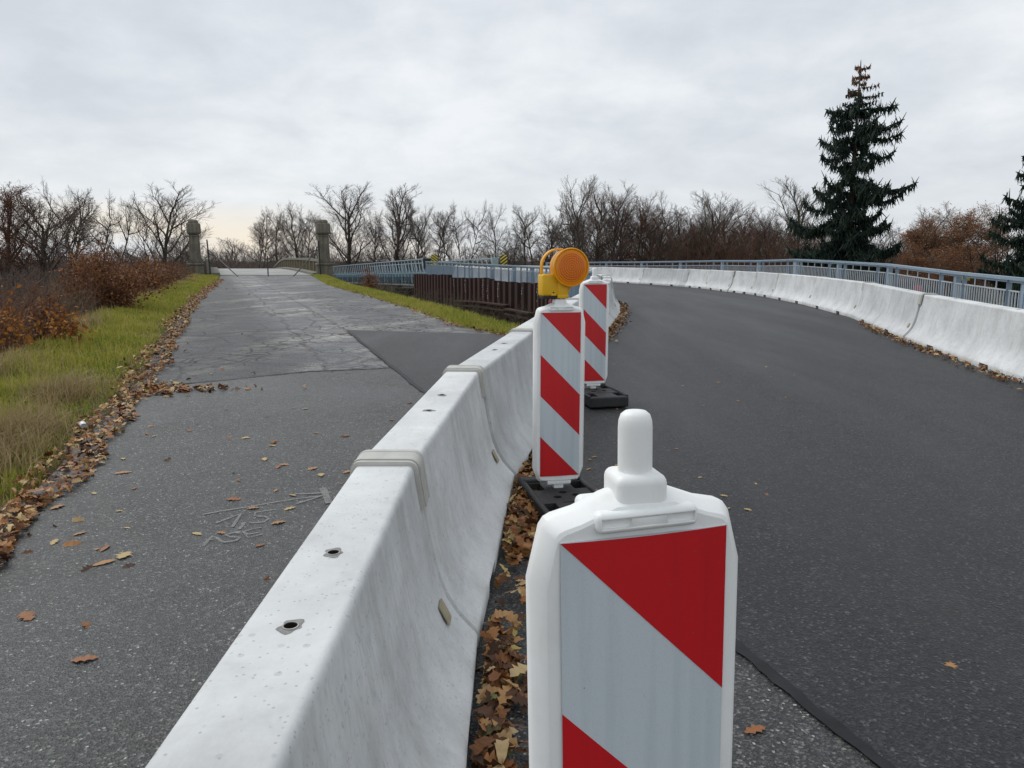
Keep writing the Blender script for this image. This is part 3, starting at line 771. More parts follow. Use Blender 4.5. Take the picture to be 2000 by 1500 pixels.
hp = [(-0.114, 0.006, 1.485)] + [(-0.114 + 0.098 * (1 - math.cos(a)), 0.006 - 0.01 * a, 1.545 + 0.094 * math.sin(a)) for a in np.linspace(0, R(88), 12)] + [(0.01, -0.012, 1.640)]
mb = MB(); rings = []
for i, p in enumerate(hp):
    a, b = Vector(hp[max(i - 1, 0)]), Vector(hp[min(i + 1, len(hp) - 1)]); d = (b - a).normalized(); n = Vector((0, 1, 0)).cross(d).normalized()
    rings.append([Vector(p) + n * u * 0.0055 + Vector((0, v * 0.016, 0)) for u, v in ((-1, -1), (1, -1), (1, 1), (-1, 1))])
mb.loft(rings); mb.build('handle', M['lampo'], lamp, bevel=0.003)
MB().box((0.006, -0.014, 1.405), (0.066, 0.062, 0.092)).build('clamp', M['lampy'], lamp, bevel=0.008, seg=2)
MB().box((0.006, -0.014, 1.364), (0.070, 0.066, 0.022)).build('clamp_collar', M['lampy'], lamp, bevel=0.005)
mb = MB(); mb.loft([[(0.030, y, 1.375), (0.044, y, 1.385), (0.082, y, 1.45), (0.060, y, 1.462), (0.03, y, 1.44)] for y in (-0.03, 0.006)]); mb.build('bracket', M['lampo'], lamp, bevel=0.003)

# ------------------------------------------------------------------ chalk marks on the road
def chalk():
    t = NT('chalk'); f = t.noise(t.obj, 170, 4, 0.7); f2 = t.noise(t.obj, 12, 4, 0.6)
    tr = t.n.new('ShaderNodeBsdfTransparent'); ms = t.n.new('ShaderNodeMixShader')
    a = t.math('MULTIPLY', t.ramp(f, [(0.34, 0.0), (0.56, 1.0)]), t.ramp(f2, [(0.3, 0.55), (0.6, 1.0)]))
    t.l.new(a, ms.inputs[0]); t.l.new(tr.outputs[0], ms.inputs[1]); t.l.new(t.b.outputs[0], ms.inputs[2]); t.l.new(ms.outputs[0], t.out.inputs[0])
    t.col((0.27, 0.265, 0.26)); t.rough(0.9); return t.m
M['chalk'] = chalk()
ck = tag(empty('chalk_marking', gpt(500, 1020, 0.016)), 'faint chalk arrow with handwritten figures and letters on the old road', 'chalk marking')
def stroke(name, pts, w, k=0):
    P = [gpt(x, y, 0.0165 + 0.0012 * k) for x, y in pts]; mb = MB(); A, B = [], []
    for i, p in enumerate(P):
        d = (P[min(i + 1, len(P) - 1)] - P[max(i - 1, 0)]); d.z = 0; d.normalize(); n = Vector((d.y, -d.x, 0)) * w / 2
        A.append(p - n * 1.6); B.append(p + n * 1.6)
    mb.loft([A, B], close=False, cap=False); o = mb.build(name, M['chalk'], ck); o.matrix_parent_inverse = Matrix.Translation(-ck.location); return o
q = lambda x, y: (360 + x * 0.18, 940 + y * 0.18)
stroke('arrow_shaft', [q(200, 358), q(420, 318), q(700, 275), q(1000, 222), q(1250, 185), q(1480, 158)], 0.012)
stroke('arrow_barb', [q(1195, 135), q(1400, 130), q(1600, 115)], 0.014, 1); stroke('arrow_barb', [q(1215, 240), q(1350, 200), q(1500, 150)], 0.012, 2)
stroke('cross_bar', [q(1500, 70), q(1530, 130), q(1570, 235)], 0.028, 3)
stroke('digit_one', [q(345, 450), q(480, 400), q(620, 345), q(570, 420), q(520, 495)], 0.012)
stroke('comma', [q(645, 440), q(640, 470), q(590, 520)], 0.013)
stroke('digit_five', [q(990, 305), q(770, 335), q(765, 375), q(880, 380), q(915, 405), q(860, 440), q(740, 450), q(700, 440)], 0.011)
stroke('letter_a', [q(205, 700), q(260, 640), q(310, 590), q(350, 610), q(400, 650)], 0.012); stroke('letter_a_bar', [q(240, 635), q(330, 625)], 0.009, 1)
stroke('letter_s', [q(600, 560), q(540, 550), q(445, 580), q(500, 600), q(605, 605), q(560, 640), q(440, 658), q(400, 650)], 0.011, 2)
stroke('letter_f', [q(835, 500), q(740, 515), q(640, 545), q(690, 575), q(800, 555)], 0.010); stroke('letter_f_stem', [q(640, 545), q(690, 610), q(850, 568)], 0.009, 1)
# ------------------------------------------------------------------ blue railings
def paint(name, c, rough=0.45, metal=0.0, var=0.12):
    t = NT(name); f = t.noise(t.obj, 2.2, 5, 0.6); f2 = t.noise(t.obj, 30, 4, 0.6)
    cc = t.ramp(f, [(0.3, tuple(x * (1 - var) for x in c)), (0.7, tuple(x * (1 + var) for x in c))])
    t.col(t.mix(t.ramp(f2, [(0.62, 0.0), (0.8, 0.3)]), cc, tuple(x * 0.6 for x in c))); t.rough(rough).metal(metal); return t.m
M['rail'] = paint('blue_grey_paint', (0.225, 0.295, 0.365))
M['galv'] = paint('galvanised_steel', (0.40, 0.44, 0.47), 0.5, 0.15)
def railing(name, pts, zfun, height, label, dense, wide=(), bw=0.018, bmat='galv', ups=(0.17, 0.83)):
    """pts: post positions (x, y). Each bay has two rails, bars and stub pieces; posts are channel sections with side plates."""
    c = pts[len(pts) // 2]; root = tag(empty(name, (c[0], c[1], zfun(c[1]))), label, 'railing', 'blue railings of the bypass')
    inv = Matrix.Translation((-c[0], -c[1], -zfun(c[1])))
    def put(mb, nm, mat, **kw):
        o = mb.build(nm, mat, root, **kw); o.matrix_parent_inverse = inv; return o
    P = [Vector((x, y, zfun(y))) for x, y in pts]; up = Vector((0, 0, 1))
    for i, p in enumerate(P):
        d = P[min(i + 1, len(P) - 1)] - P[max(i - 1, 0)]; rz = math.atan2(d.y, d.x)
        w = 0.30 if i in wide else 0.12
        mb = MB(); m = Matrix.Rotation(rz, 3, 'Z')
        mb.box(p + up * (height / 2 - 0.10), (w, 0.012, height + 0.14), rz=rz)
        for sx in (-1, 1): mb.box(p + up * (height / 2 - 0.10) + m @ Vector((sx * w / 2, -0.04, 0)), (0.014, 0.10, height + 0.14), rz=rz)
        put(mb, 'post', M['rail'])
    for a, b in zip(P, P[1:]):
        d = b - a; L = d.length; dn = d / L
        mb = MB(); mb.bar(a + up * height, b + up * height, 0.11, 0.05); mb.bar(a + up * (height - 0.035), b + up * (height - 0.035), 0.035, 0.06); put(mb, 'top_rail', M['rail'])
        mb = MB(); s0, s1 = a + dn * 0.08, b - dn * 0.08
        mb.bar(s0 + up * (height - 0.20), s1 + up * (height - 0.20), 0.030, 0.022); put(mb, 'middle_rail', M['galv'])
        mb = MB(); mb.bar(s0 + up * 0.10, s1 + up * 0.10, 0.030, 0.03); put(mb, 'bottom_rail', M['galv'])
        # bay uprights set in from both posts
        for f in ups:
            q = a + d * f; rz = math.atan2(d.y, d.x); mb = MB(); m = Matrix.Rotation(rz, 3, 'Z')
            mb.box(q + up * (height / 2 - 0.02), (0.012, 0.08, height), rz=rz); mb.box(q + m @ Vector((0.035, -0.02, 0)) + up * (height / 2 - 0.02), (0.07, 0.010, height), rz=rz)
            put(mb, 'bay_upright', M['rail'])
        mb = MB(); n = max(2, int(L / dense))
        for k in range(1, n):
            q = a + d * (k / n); mb.bar(q + up * 0.10, q + up * (height - 0.20), bw, bw)
        o = put(mb, 'infill_bars', M[bmat]); o['kind'] = 'stuff'
        for f in (0.34, 0.5, 0.66):
            q = a + d * f; mb = MB(); mb.bar(q + up * (height - 0.20), q + up * height, 0.016, 0.016); put(mb, 'stub', M['galv'])
    return root
RO = [at(px, py, Y) for px, py, Y in ((2230, 575, 8.9), (2000, 546, 12.1), (1867, 533, 15.3), (1735, 517, 19.2), (1637, 511, 22.6), (1553, 507, 26.4))]
OFL = [Vector(p) for p in smooth_line(offset_line(OUTER, 1.05), 160, 3) if p[1] > 27.5]
last = RO[-1]
for p in OFL:
    if (p - last.xy).length >= 3.6 and p.y > last.y:
        px = 1000 + 1500 * p.x / (p.y * CP + 0.9 * SP); RO.append(at(px, float(np.interp(px, [985, 1145, 1270, 1400, 1550], [514.5, 512, 511.5, 509, 509.5])), p.y)); last = RO[-1]
RTZ = sorted([(p.y, p.z) for p in RO])
def rail_top(y):
    return float(np.interp(y, [a for a, b in RTZ], [b for a, b in RTZ]))
H_OUT = 1.08
railing('outer_railing', [(p.x, p.y) for p in RO], lambda y: rail_top(y) - H_OUT, H_OUT, 'long blue railing behind the outer row of concrete barriers', 0.125, wide=(5,))
# inner railing over the sheet piling, with a rounded bend near the camera
RI = [at(px, py, Y) for px, py, Y in ((1100, 542, 16.6), (1128, 536, 18.4), (1150, 531, 20.6), (1157, 528, 22.4), (1154, 526, 23.8), (1140, 525, 25.2), (1113, 524, 27.0), (1074, 522.5, 29.6), (1036, 521, 31.9), (1001, 519, 34.3), (958, 517, 37.5), (915, 515, 41.5), (875, 512.5, 46.1), (832, 511, 52.3))]
RIZ = sorted([(p.y, p.z) for p in RI])
def rail_top_i(y): return float(np.interp(y, [a for a, b in RIZ], [b for a, b in RIZ]))
railing('inner_railing', [(p.x, p.y) for p in RI], lambda y: rail_top_i(y) - 1.02, 1.02, 'blue railing with a rounded bend above the rusty sheet piles', 0.13, bw=0.024, bmat='rail', ups=(0.17, 0.5, 0.83))

# ------------------------------------------------------------------ rusty sheet piles
def rust():
    t = NT('rusty_steel'); r = t.objrand(); f = t.noise(t.map(t.obj, (1, 1, 0.25)), 5, 6, 0.65); f2 = t.noise(t.obj, 40, 4, 0.6)
    c = t.ramp(f, [(0.25, (0.018, 0.010, 0.010)), (0.5, (0.040, 0.019, 0.016)), (0.75, (0.075, 0.030, 0.018))])
    c = t.mix(1.0, c, t.ramp(r, [(0.0, 0.75), (1.0, 1.25)]), 'MULTIPLY')
    t.col(t.mix(1.0, c, t.ramp(f2, [(0.3, 0.8), (0.7, 1.2)]), 'MULTIPLY')); t.rough(0.75).spec(0.3); t.bump(f2, 0.3, 0.01); return t.m
M['rust'] = rust()
M['mark'] = simple('white_paint_mark', (0.42, 0.40, 0.40), 0.8, 0.2, var=0.4, scale=30)
W0, W1 = at(812, 535, 54.0), at(1100, 556, 25.0)
path = [W0.xy, at(1050, 551, 30.0).xy, W1.xy]
wall = tag(empty('sheet_pile_wall', (0, 40, -2.2)), 'dark rusty steel sheet pile wall below the inner blue railing', 'retaining wall')
inv = Matrix.Translation((0, -40, 2.2))
PW = resample(path, 37)
steps = [(812, 535.0), (886, 537), (887, 542.6), (950, 543.5), (951, 543), (961, 543.5), (962, 548.5), (992, 549), (993, 550), (1010, 550.5), (1011, 552), (1130, 554)]
def pile_mesh(w):
    pr = [(-w / 2, 0.0), (-w * 0.30, 0.0), (-w * 0.20, -0.20), (w * 0.20, -0.20), (w * 0.30, 0.0), (w / 2, 0.0), (w / 2, 0.012), (w * 0.29, 0.012), (w * 0.19, -0.188), (-w * 0.19, -0.188), (-w * 0.29, 0.012), (-w / 2, 0.012)]
    return MB().loft([[(x, y, 0.0) for x, y in pr], [(x, y, 1.0) for x, y in pr]]).mesh('sheet_pile')
wpile = (PW[1] - PW[0]).length
PM = pile_mesh(wpile * 1.0)
rr = random.Random(3)
for i, (a, b) in enumerate(zip(PW, PW[1:])):
    c = (a + b) / 2; d = b - a; px = 1000 + 1500 * c.x / c.y
    top = at(px, float(np.interp(px, [s[0] for s in steps], [s[1] for s in steps])), c.y).z + rr.uniform(-.02, .02)
    o = link_mesh('sheet_pile', PM, wall, M['rust'], loc=(c.x, c.y, -3.3), rot=(0, 0, math.atan2(d.y, d.x)), scale=(d.length / wpile, 1, top + 3.3)); o.matrix_parent_inverse = inv
    if i in (14, 17, 21, 22, 24, 28, 31):            # rows of small white paint dabs on the webs
        n = Vector((d.y, -d.x)).normalized() * 0.215
        mb = MB()
        for k in range(rr.choice((4, 6, 8))):
            mb.box((c.x + n.x + rr.uniform(-.03, .03), c.y + n.y, top - 0.12 - k * 0.11), (rr.uniform(.03, .09), 0.006, rr.uniform(.03, .08)), rz=math.atan2(d.y, d.x))
        q = mb.build('paint_dabs', M['mark'], wall); q.matrix_parent_inverse = inv
mb = MB(); mb2 = MB()
wl0 = [at(900, 595, 41.2), at(945, 598, 36.9), at(1003, 606, 32.6)]
for a, b in zip(wl0, wl0[1:]):
    off = Vector((-0.28, -0.28, 0)); mb.bar(a + off, b + off, 0.26, 0.06); mb.bar(a + off + Vector((0, 0, .22)), b + off + Vector((0, 0, .22)), 0.26, 0.06); mb.bar(a + off + Vector((.1, .1, .11)), b + off + Vector((.1, .1, .11)), 0.05, 0.2)
q = mb.build('waler', M['rust'], wall); q.matrix_parent_inverse = inv
a, b = at(1003, 612, 32.4), at(1052, 622, 28.9); off = Vector((-0.28, -0.28, 0))
mb2.bar(a + off, b + off, 0.26, 0.06); mb2.bar(a + off + Vector((0, 0, .2)), b + off + Vector((0, 0, .2)), 0.26, 0.06); mb2.bar(a + off + Vector((.1, .1, .1)), b + off + Vector((.1, .1, .1)), 0.05, 0.2)
q = mb2.build('waler', M['rust'], wall); q.matrix_parent_inverse = inv
M['pink'] = simple('faded_pink_paint', (0.45, 0.10, 0.14), 0.7, 0.3, var=0.2)
pk = at(1075, 604, 23.0); mb = MB(); mb.box((pk.x, pk.y, pk.z - 0.2), (0.12, 0.05, 0.9)); mb.box((pk.x, pk.y, pk.z - 0.2), (0.05, 0.09, 1.0))
tag(mb.build('marker_stake', M['pink'], bevel=0.01), 'short faded pink stake in front of the rusty sheet piles', 'stake')

# ------------------------------------------------------------------ temporary truss bridge
M['truss'] = paint('pale_blue_steel', (0.30, 0.405, 0.46), 0.5, 0.0, 0.15)
M['trussd'] = paint('shaded_blue_steel', (0.10, 0.16, 0.20), 0.5, 0.0, 0.15)  # darker copy of the truss blue, painting shade inside the bridge
T0, T1 = at(845, 503, 56.0), at(650, 520, 99.0)
ax = Vector((T1.x - T0.x, T1.y - T0.y, 0)).normalized(); nrm = Vector((ax.y, -ax.x, 0))        # nrm points to the right
LTOT = (T1 - T0).length; NP = 14; PL = LTOT / NP; TH = 2.05
slope = (T1.z - T0.z) / LTOT
bridge = tag(empty('truss_bridge', (T0.x, T0.y, T0.z - TH)), 'pale blue steel truss bridge beside the old bridge', 'bridge')
bridge.rotation_euler = Euler((0, -math.atan(slope), math.atan2(ax.y, ax.x)))
def panel_mesh(mirror):
    mb = MB()
    for z, h in ((0.05, 0.09), (TH - 0.04, 0.08), (0.98, 0.05)): mb.box((PL / 2, 0, z), (PL - 0.02, 0.12, h))
    for k in range(3):
        x0 = PL * k / 3 + 0.06
        mb.bar((x0, 0.02, 1.0), (x0 + 0.55, 0.02, TH - 0.07), 0.035, 0.10)
        mb.bar((x0 + 0.08, 0.10, 0.08), (x0 + 0.45, 0.03, 0.96), 0.04, 0.13)
    return mb.mesh('truss_panel')
PMS = panel_mesh(False)
WB = 4.75
for side in (0, 1):
    for k in range(NP):
        link_mesh('truss_panel', PMS, bridge, M['truss'], loc=(k * PL, -side * WB, 0))
mb = MB(); mb.box((LTOT / 2, -WB / 2, 0.72), (LTOT, WB - 0.5, 0.12)); mb.build('deck', M['trussd'], bridge)
mb = MB(); mb.box((LTOT / 2, -0.42, 0.95), (LTOT, 0.05, 0.5)); mb.box((LTOT / 2, -WB + 0.42, 0.95), (LTOT, 0.05, 0.5)); mb.build('wheel_guard', M['trussd'], bridge)
for k in range(NP + 1):
    mb = MB(); mb.box((min(k * PL, LTOT - .1) + 0.12, -WB / 2, 0.50), (0.16, WB + 0.9, 0.28)); mb.build('transom', M['trussd'], bridge)
for side in (0, 1):
    mb = MB(); mb.box((-0.12, -side * WB, TH / 2 + 0.1), (0.16, 0.5, TH - 0.2)); mb.build('end_post', M['truss'], bridge)
M['dark'] = simple('dark_panel', (0.03, 0.03, 0.03), 0.6, 0.3)
mb = MB(); mb.box((-0.30, 0.42, TH - 0.42), (0.05, 0.7, 0.72)); mb.build('end_panel', M['dark'], bridge)
mb = MB(); mb.box((-0.30, -WB - 0.62, TH - 0.50), (0.05, 0.5, 0.9)); mb.build('end_panel', M['dark'], bridge)
M['yel'] = simple('yellow_sign_face', (0.62, 0.50, 0.04), 0.4, 0.5, var=0.08)
def hazard(p, w, h, sgn, label):
    o = tag(empty('hazard_board', p), label, 'hazard board', 'yellow and black boards at the bridge entrance')
    MB().box((0, 0, h / 2), (w, 0.03, h)).build('board', M['yel'], o, bevel=0.004)
    n = 3
    for k in range(-2, n + 3):
        z0 = h * k / n
        poly = [(-w / 2, z0), (w / 2, z0 + sgn * w * 0.75), (w / 2, z0 + sgn * w * 0.75 + h / n / 2), (-w / 2, z0 + h / n / 2)]
        def clip(q, lim, s):
            out = []
            for i in range(len(q)):
                a, b = q[i], q[(i + 1) % len(q)]; da, db = s * (a[1] - lim), s * (b[1] - lim)
                if da >= 0: out.append(a)
                if da * db < 0: t = da / (da - db); out.append((a[0] + (b[0] - a[0]) * t, lim))
            return out
        poly = clip(clip(poly, 0.002, 1), h - 0.002, -1) if poly else []
        if len(poly) < 3: continue
        mb = MB(); mb.loft([[(x, -0.018, z) for x, z in poly], [(x, -0.0145, z) for x, z in poly]]); mb.build('black_stripe', M['black'], o)
    return o
hazard(at(848.5, 513, 55.3), 0.50, 0.56, -1, 'yellow and black hazard board on the near truss end')
hazard(at(846, 531, 55.2), 0.30, 0.60, -1, 'small pale hazard board below the left one, behind the railing bars')
hazard(at(984, 518, 57.0), 0.50, 0.75, 1, 'yellow and black hazard board on the far truss end')
# bridge bearing blocks
M['timber'] = simple('dark_timber', (0.022, 0.018, 0.016), 0.85, 0.2, var=0.3)
ab = tag(empty('bearing_stack', at(790, 585, 57)), 'dark stepped stack of beams under the truss bridge end', 'beam stack')
for k in range(4):
    p = at(800 - k * 12, 566 + k * 6, 56.5 - k * 0.3); mb = MB(); mb.box(p, (1.4, 1.8, 0.30), rz=R(-20)); q = mb.build('beam', M['timber'], ab, bevel=0.02); q.matrix_parent_inverse = Matrix.Translation(-ab.location)

# ------------------------------------------------------------------ old bridge with gate pillars
def stone():
    t = NT('weathered_stone'); f = t.noise(t.obj, 1.3, 7, 0.65); f2 = t.noise(t.map(t.obj, (4, 4, 0.5)), 1.5, 5, 0.6); f3 = t.noise(t.obj, 14, 5, 0.6)
    c = t.ramp(f, [(0.3, (0.115, 0.105, 0.080)), (0.7, (0.225, 0.205, 0.165))]); c = t.mix(1.0, c, t.ramp(f2, [(0.3, 0.62), (0.65, 1.1)]), 'MULTIPLY')
    t.col(t.mix(1.0, c, t.ramp(f3, [(0.3, 0.8), (0.7, 1.15)]), 'MULTIPLY')); t.rough(0.9).spec(0.2); t.bump(f3, 0.5, 0.03); return t.m
M['stone'] = stone()
M['brown'] = simple('brown_green_iron', (0.135, 0.105, 0.050), 0.75, 0.25, var=0.3, scale=2)
M['coping'] = simple('grey_coping', (0.20, 0.195, 0.165), 0.85, 0.2, var=0.2, scale=2)
AXR = math.atan2(B_AX.y, B_AX.x) - R(90)
def pillar(p, label, dz=0.0):
    o = tag(empty('gate_pillar', (p.x, p.y, G(60) - 0.1), AXR), label, 'pillar', 'stone pillars at the old bridge')
    def part(nm, prof_, mat=M['stone'], bev=0.03):
        mb = MB(); mb.loft([[(sx * w / 2, sy * d / 2, z) for sx, sy in ((-1, -1), (1, -1), (1, 1), (-1, 1))] for w, d, z in prof_]); return mb.build(nm, mat, o, bevel=bev, smooth=False)
    part('pedestal', [(1.14, 1.14, -0.6), (1.12, 1.12, 0.86)])
    part('pedestal_cap', [(1.24, 1.24, 0.862), (1.24, 1.24, 0.99), (1.10, 1.10, 1.04)])
    part('shaft', [(0.84, 0.84, 1.042), (0.74, 0.74, 3.02)])
    part('collar', [(0.80, 0.80, 3.022), (0.80, 0.80, 3.14), (0.70, 0.70, 3.16), (0.70, 0.70, 3.21)], bev=0.01)
    part('head', [(0.92, 0.92, 3.212), (1.02, 1.02, 3.34), (1.0, 1.0, 3.95), (0.94, 0.94, 4.02)], bev=0.05)
    part('top_stone', [(0.72, 0.72, 4.022), (0.70, 0.70, 4.2), (0.5, 0.5, 4.30)], bev=0.04)
    return o
pillar(PIL_L, 'left tall stone pillar at the entrance of the old bridge'); pillar(PIL_R, 'right tall stone pillar at the entrance of the old bridge')
def deckz(y): return G(60) + 0.02 + (0.0 if y < 62 else 0.12 * min(1, (y - 62) / 12)) - (0 if y < 88 else 0.0035 * (y - 88) ** 2)
oldb = tag(empty('old_bridge', (-19, 60, G(60))), 'old closed bridge with pale concrete deck and brown railings', 'bridge')
inv = Matrix.Translation((19, -60, -G(60)))
def onb(mb, nm, mat, **kw):
    o = mb.build(nm, mat, oldb, **kw); o.matrix_parent_inverse = inv; return o
bs = [60 + 2.5 * k for k in range(23)]
lx = lambda y: -22.6 - (y - 60) * 0.386
rx = lambda y: -15.4 - (y - 60) * 0.386
mb = MB(); strip(mb, [(lx(y), y) for y in bs], [(rx(y), y) for y in bs], 0, 3, deckz); onb(mb, 'deck', M['deck'])
for nm, f, sg in (('kerb', lx, -1), ('kerb', rx, 1)):
    mb = MB(); mb.loft([[(f(y) + sg * u, y, deckz(y) + w) for u, w in ((0.0, -1.2), (0.0, 0.16), (0.75, 0.18), (0.75, -1.2))] for y in bs]); onb(mb, nm, M['coping'])
for f, sg in ((lx, -1), (rx, 1)):
    q = lambda y, u=0.85: Vector((f(y) + sg * u, y, deckz(y)))
    for a, b in zip(bs, bs[1:]):
        mb = MB(); mb.bar(q(a) + Vector((0, 0, 1.10)), q(b) + Vector((0, 0, 1.10)), 0.34, 0.20); onb(mb, 'coping', M['coping'])
        mb = MB()
        n = 9
        for k in range(n):
            c = q(a + (b - a) * (k + 0.5) / n); mb.box(c + Vector((0, 0, 0.58)), (0.14, 0.14, 0.88), rz=AXR)
        onb(mb, 'balusters', M['brown'])['kind'] = 'stuff'
        mb = MB(); mb.box(q(a) + Vector((0, 0, 0.58)), (0.26, 0.26, 0.9), rz=AXR); onb(mb, 'baluster_post', M['coping'])
# gate remains: dark poles with sloping struts
def pole(name, a, b, struts, label, r=0.055):
    o = tag(empty(name, b), label, 'gate post', 'dark poles of the bridge gate'); inv = Matrix.Translation(-Vector(b))
    q = MB().tube([b, a], r, 8).build('post', M['black'], o); q.matrix_parent_inverse = inv
    for c, d in struts:
        q = MB().tube([c, d], 0.04, 6).build('strut', M['black'], o); q.matrix_parent_inverse = inv
pole('gate_post', at(404, 468, 59), at(411, 536, 59), [(at(407, 488, 59), at(468, 543, 55))], 'left dark gate pole with long strut beside the left pillar')
pole('gate_post', at(522, 500, 57), at(524, 543, 56.5), [], 'thin dark pole standing in the middle of the old bridge entrance', 0.045)
pole('gate_post', at(622, 470, 59), at(626, 536, 59), [(at(623, 486, 59), at(573, 540, 56))], 'right dark gate pole with strut beside the right pillar')
# bright things seen through the outer railing
for px, py, Y, w, h, c, lab in ((1886, 548, 40, 0.42, 0.42, (0.5, 0.42, 0.03), 'small yellow board beyond the outer railing'), (1791, 580, 40, 0.5, 0.6, (0.5, 0.06, 0.12), 'small pink board low beyond the outer railing')):
    p = at(px, py, Y); z0 = -3.0; o = tag(empty('small_board', (p.x, p.y, z0)), lab, 'board')
    m_ = simple('board_paint', c, 0.5, 0.4); MB().box((0, 0, p.z - z0 + h / 2), (w, 0.04, h)).build('panel', m_, o, bevel=0.006)
    MB().tube([(0, 0.04, 0), (0, 0.04, p.z - z0 + h)], 0.03, 8).build('post', M['galv'], o)
# ------------------------------------------------------------------ vegetation materials
def bark(name, c):
    t = NT(name); f = t.noise(t.map(t.obj, (6, 6, 1)), 2.0, 5, 0.6)
    t.col(t.ramp(f, [(0.3, tuple(x * 0.65 for x in c)), (0.7, tuple(x * 1.35 for x in c))])); t.rough(0.9).spec(0.15); return t.m
M['bark'] = bark('dark_bark', (0.072, 0.060, 0.050)); M['barkg'] = bark('grey_bark', (0.085, 0.075, 0.062)); M['twig'] = bark('dark_twigs', (0.14, 0.112, 0.098)); M['scrubm'] = bark('scrub_stems', (0.17, 0.125, 0.085))
M['twigr'] = bark('reddish_twigs', (0.145, 0.080, 0.058)); M['twigg'] = bark('grey_tan_twigs', (0.105, 0.085, 0.062))
def leafmat(name, stops, rough=0.6, trans=0.25, noise_scale=None):
    t = NT(name); r = t.island(); c = t.ramp(r, stops)
    if noise_scale:
        c = t.mix(1.0, c, t.ramp(t.noise(t.obj, noise_scale, 3), [(0.3, 0.7), (0.7, 1.25)]), 'MULTIPLY')
    t.col(c); t.rough(rough).spec(0.25)
    tr = t.n.new('ShaderNodeBsdfTranslucent'); t.l.new(c, tr.inputs['Color']); ms = t.n.new('ShaderNodeMixShader'); ms.inputs[0].default_value = trans
    t.l.new(t.b.outputs[0], ms.inputs[1]); t.l.new(tr.outputs[0], ms.inputs[2]); t.l.new(ms.outputs[0], t.out.inputs[0]); return t.m
M['litter'] = leafmat('oak_leaf_litter', [(0.0, (0.050, 0.024, 0.013)), (0.18, (0.115, 0.050, 0.022)), (0.38, (0.22, 0.088, 0.030)), (0.58, (0.33, 0.145, 0.050)), (0.76, (0.42, 0.24, 0.10)), (0.90, (0.50, 0.36, 0.19)), (0.965, (0.42, 0.33, 0.10)), (0.98, (0.13, 0.15, 0.045)), (1.0, (0.06, 0.03, 0.02))], 0.55, 0.1)
M['copper'] = leafmat('copper_leaves', [(0.0, (0.075, 0.030, 0.016)), (0.4, (0.18, 0.070, 0.030)), (0.75, (0.28, 0.12, 0.045)), (1.0, (0.38, 0.19, 0.065))], 0.6, 0.2)
M['orange'] = leafmat('orange_leaves', [(0.0, (0.16, 0.055, 0.016)), (0.5, (0.34, 0.135, 0.028)), (1.0, (0.50, 0.24, 0.045))], 0.6, 0.25)
M['oakleaf'] = leafmat('russet_leaves', [(0.0, (0.13, 0.052, 0.024)), (0.5, (0.29, 0.125, 0.048)), (1.0, (0.43, 0.22, 0.080))], 0.6, 0.2)
def grassmat(name, stops):
    t = NT(name); r = t.island(); p = t.noise(t.obj, 0.9, 4, 0.6, 0.5); p2 = t.noise(t.obj, 3.2, 4, 0.6); f = t.math('ADD', t.math('ADD', t.math('MULTIPLY', r, 0.36), t.math('MULTIPLY', p, 0.60)), t.math('MULTIPLY_ADD', p2, 0.5, c=-0.22))
    c = t.ramp(f, stops); t.col(c); t.rough(0.6).spec(0.2)
    tr = t.n.new('ShaderNodeBsdfTranslucent'); t.l.new(c, tr.inputs['Color']); ms = t.n.new('ShaderNodeMixShader'); ms.inputs[0].default_value = 0.3
    t.l.new(t.b.outputs[0], ms.inputs[1]); t.l.new(tr.outputs[0], ms.inputs[2]); t.l.new(ms.outputs[0], t.out.inputs[0]); return t.m
M['grass'] = grassmat('verge_grass', [(0.20, (0.080, 0.145, 0.022)), (0.36, (0.19, 0.245, 0.034)), (0.50, (0.33, 0.33, 0.052)), (0.64, (0.43, 0.37, 0.085)), (0.82, (0.47, 0.38, 0.17))])
M['straw'] = grassmat('dry_grass', [(0.15, (0.17, 0.115, 0.05)), (0.5, (0.33, 0.25, 0.125)), (0.9, (0.48, 0.39, 0.23))])
M['spruce'] = leafmat('spruce_needles', [(0.0, (0.008, 0.018, 0.014)), (0.5, (0.018, 0.038, 0.027)), (0.85, (0.032, 0.058, 0.038)), (1.0, (0.055, 0.075, 0.048))], 0.6, 0.05)
M['sprucetop'] = leafmat('browned_needles', [(0.0, (0.10, 0.045, 0.022)), (0.6, (0.22, 0.105, 0.045)), (1.0, (0.14, 0.10, 0.05))], 0.6, 0.1)

# ------------------------------------------------------------------ oak leaves
def leaf_template(n=8, seed=0, lob=0.30, wide=0.30, cup=0.16):
    r = random.Random(seed); V = []; F = []
    for i in range(n):
        s = i / (n - 1); w = wide * (math.sin(math.pi * min(1, s * 0.96 + 0.03)) ** 0.75) * (1 + lob * math.cos(2 * math.pi * 3.6 * s + r.uniform(-.35, .35)))
        w = max(w, 0.015)
        bend = cup * math.sin(math.pi * s) * r.uniform(.5, 1.2) + r.uniform(-.2, .2) * cup
        V += [(-w, s - 0.5, bend + 1.5 * cup * w * r.uniform(0, 1.4)), (0, s - 0.5 + 0.02, bend), (w, s - 0.5, bend + 1.5 * cup * w * r.uniform(0, 1.4))]
    for i in range(n - 1):
        b = i * 3; F += [(b, b + 1, b + 4, b + 3), (b + 1, b + 2, b + 5, b + 4)]
    return np.array(V), np.array(F)
LT = [leaf_template(13, s, l, w, c) for s, l, w, c in ((1, .40, .27, .16), (2, .36, .23, .05), (3, .44, .30, .10), (4, .12, .19, .2), (5, .42, .20, .04), (6, .30, .32, .24), (7, .05, .15, .10), (8, .5, .25, .03))]
LTF = [leaf_template(15, s + 10, l, w, 0.035) for s, l, w in ((1, .40, .27), (2, .36, .23), (3, .44, .30), (4, .12, .19))]
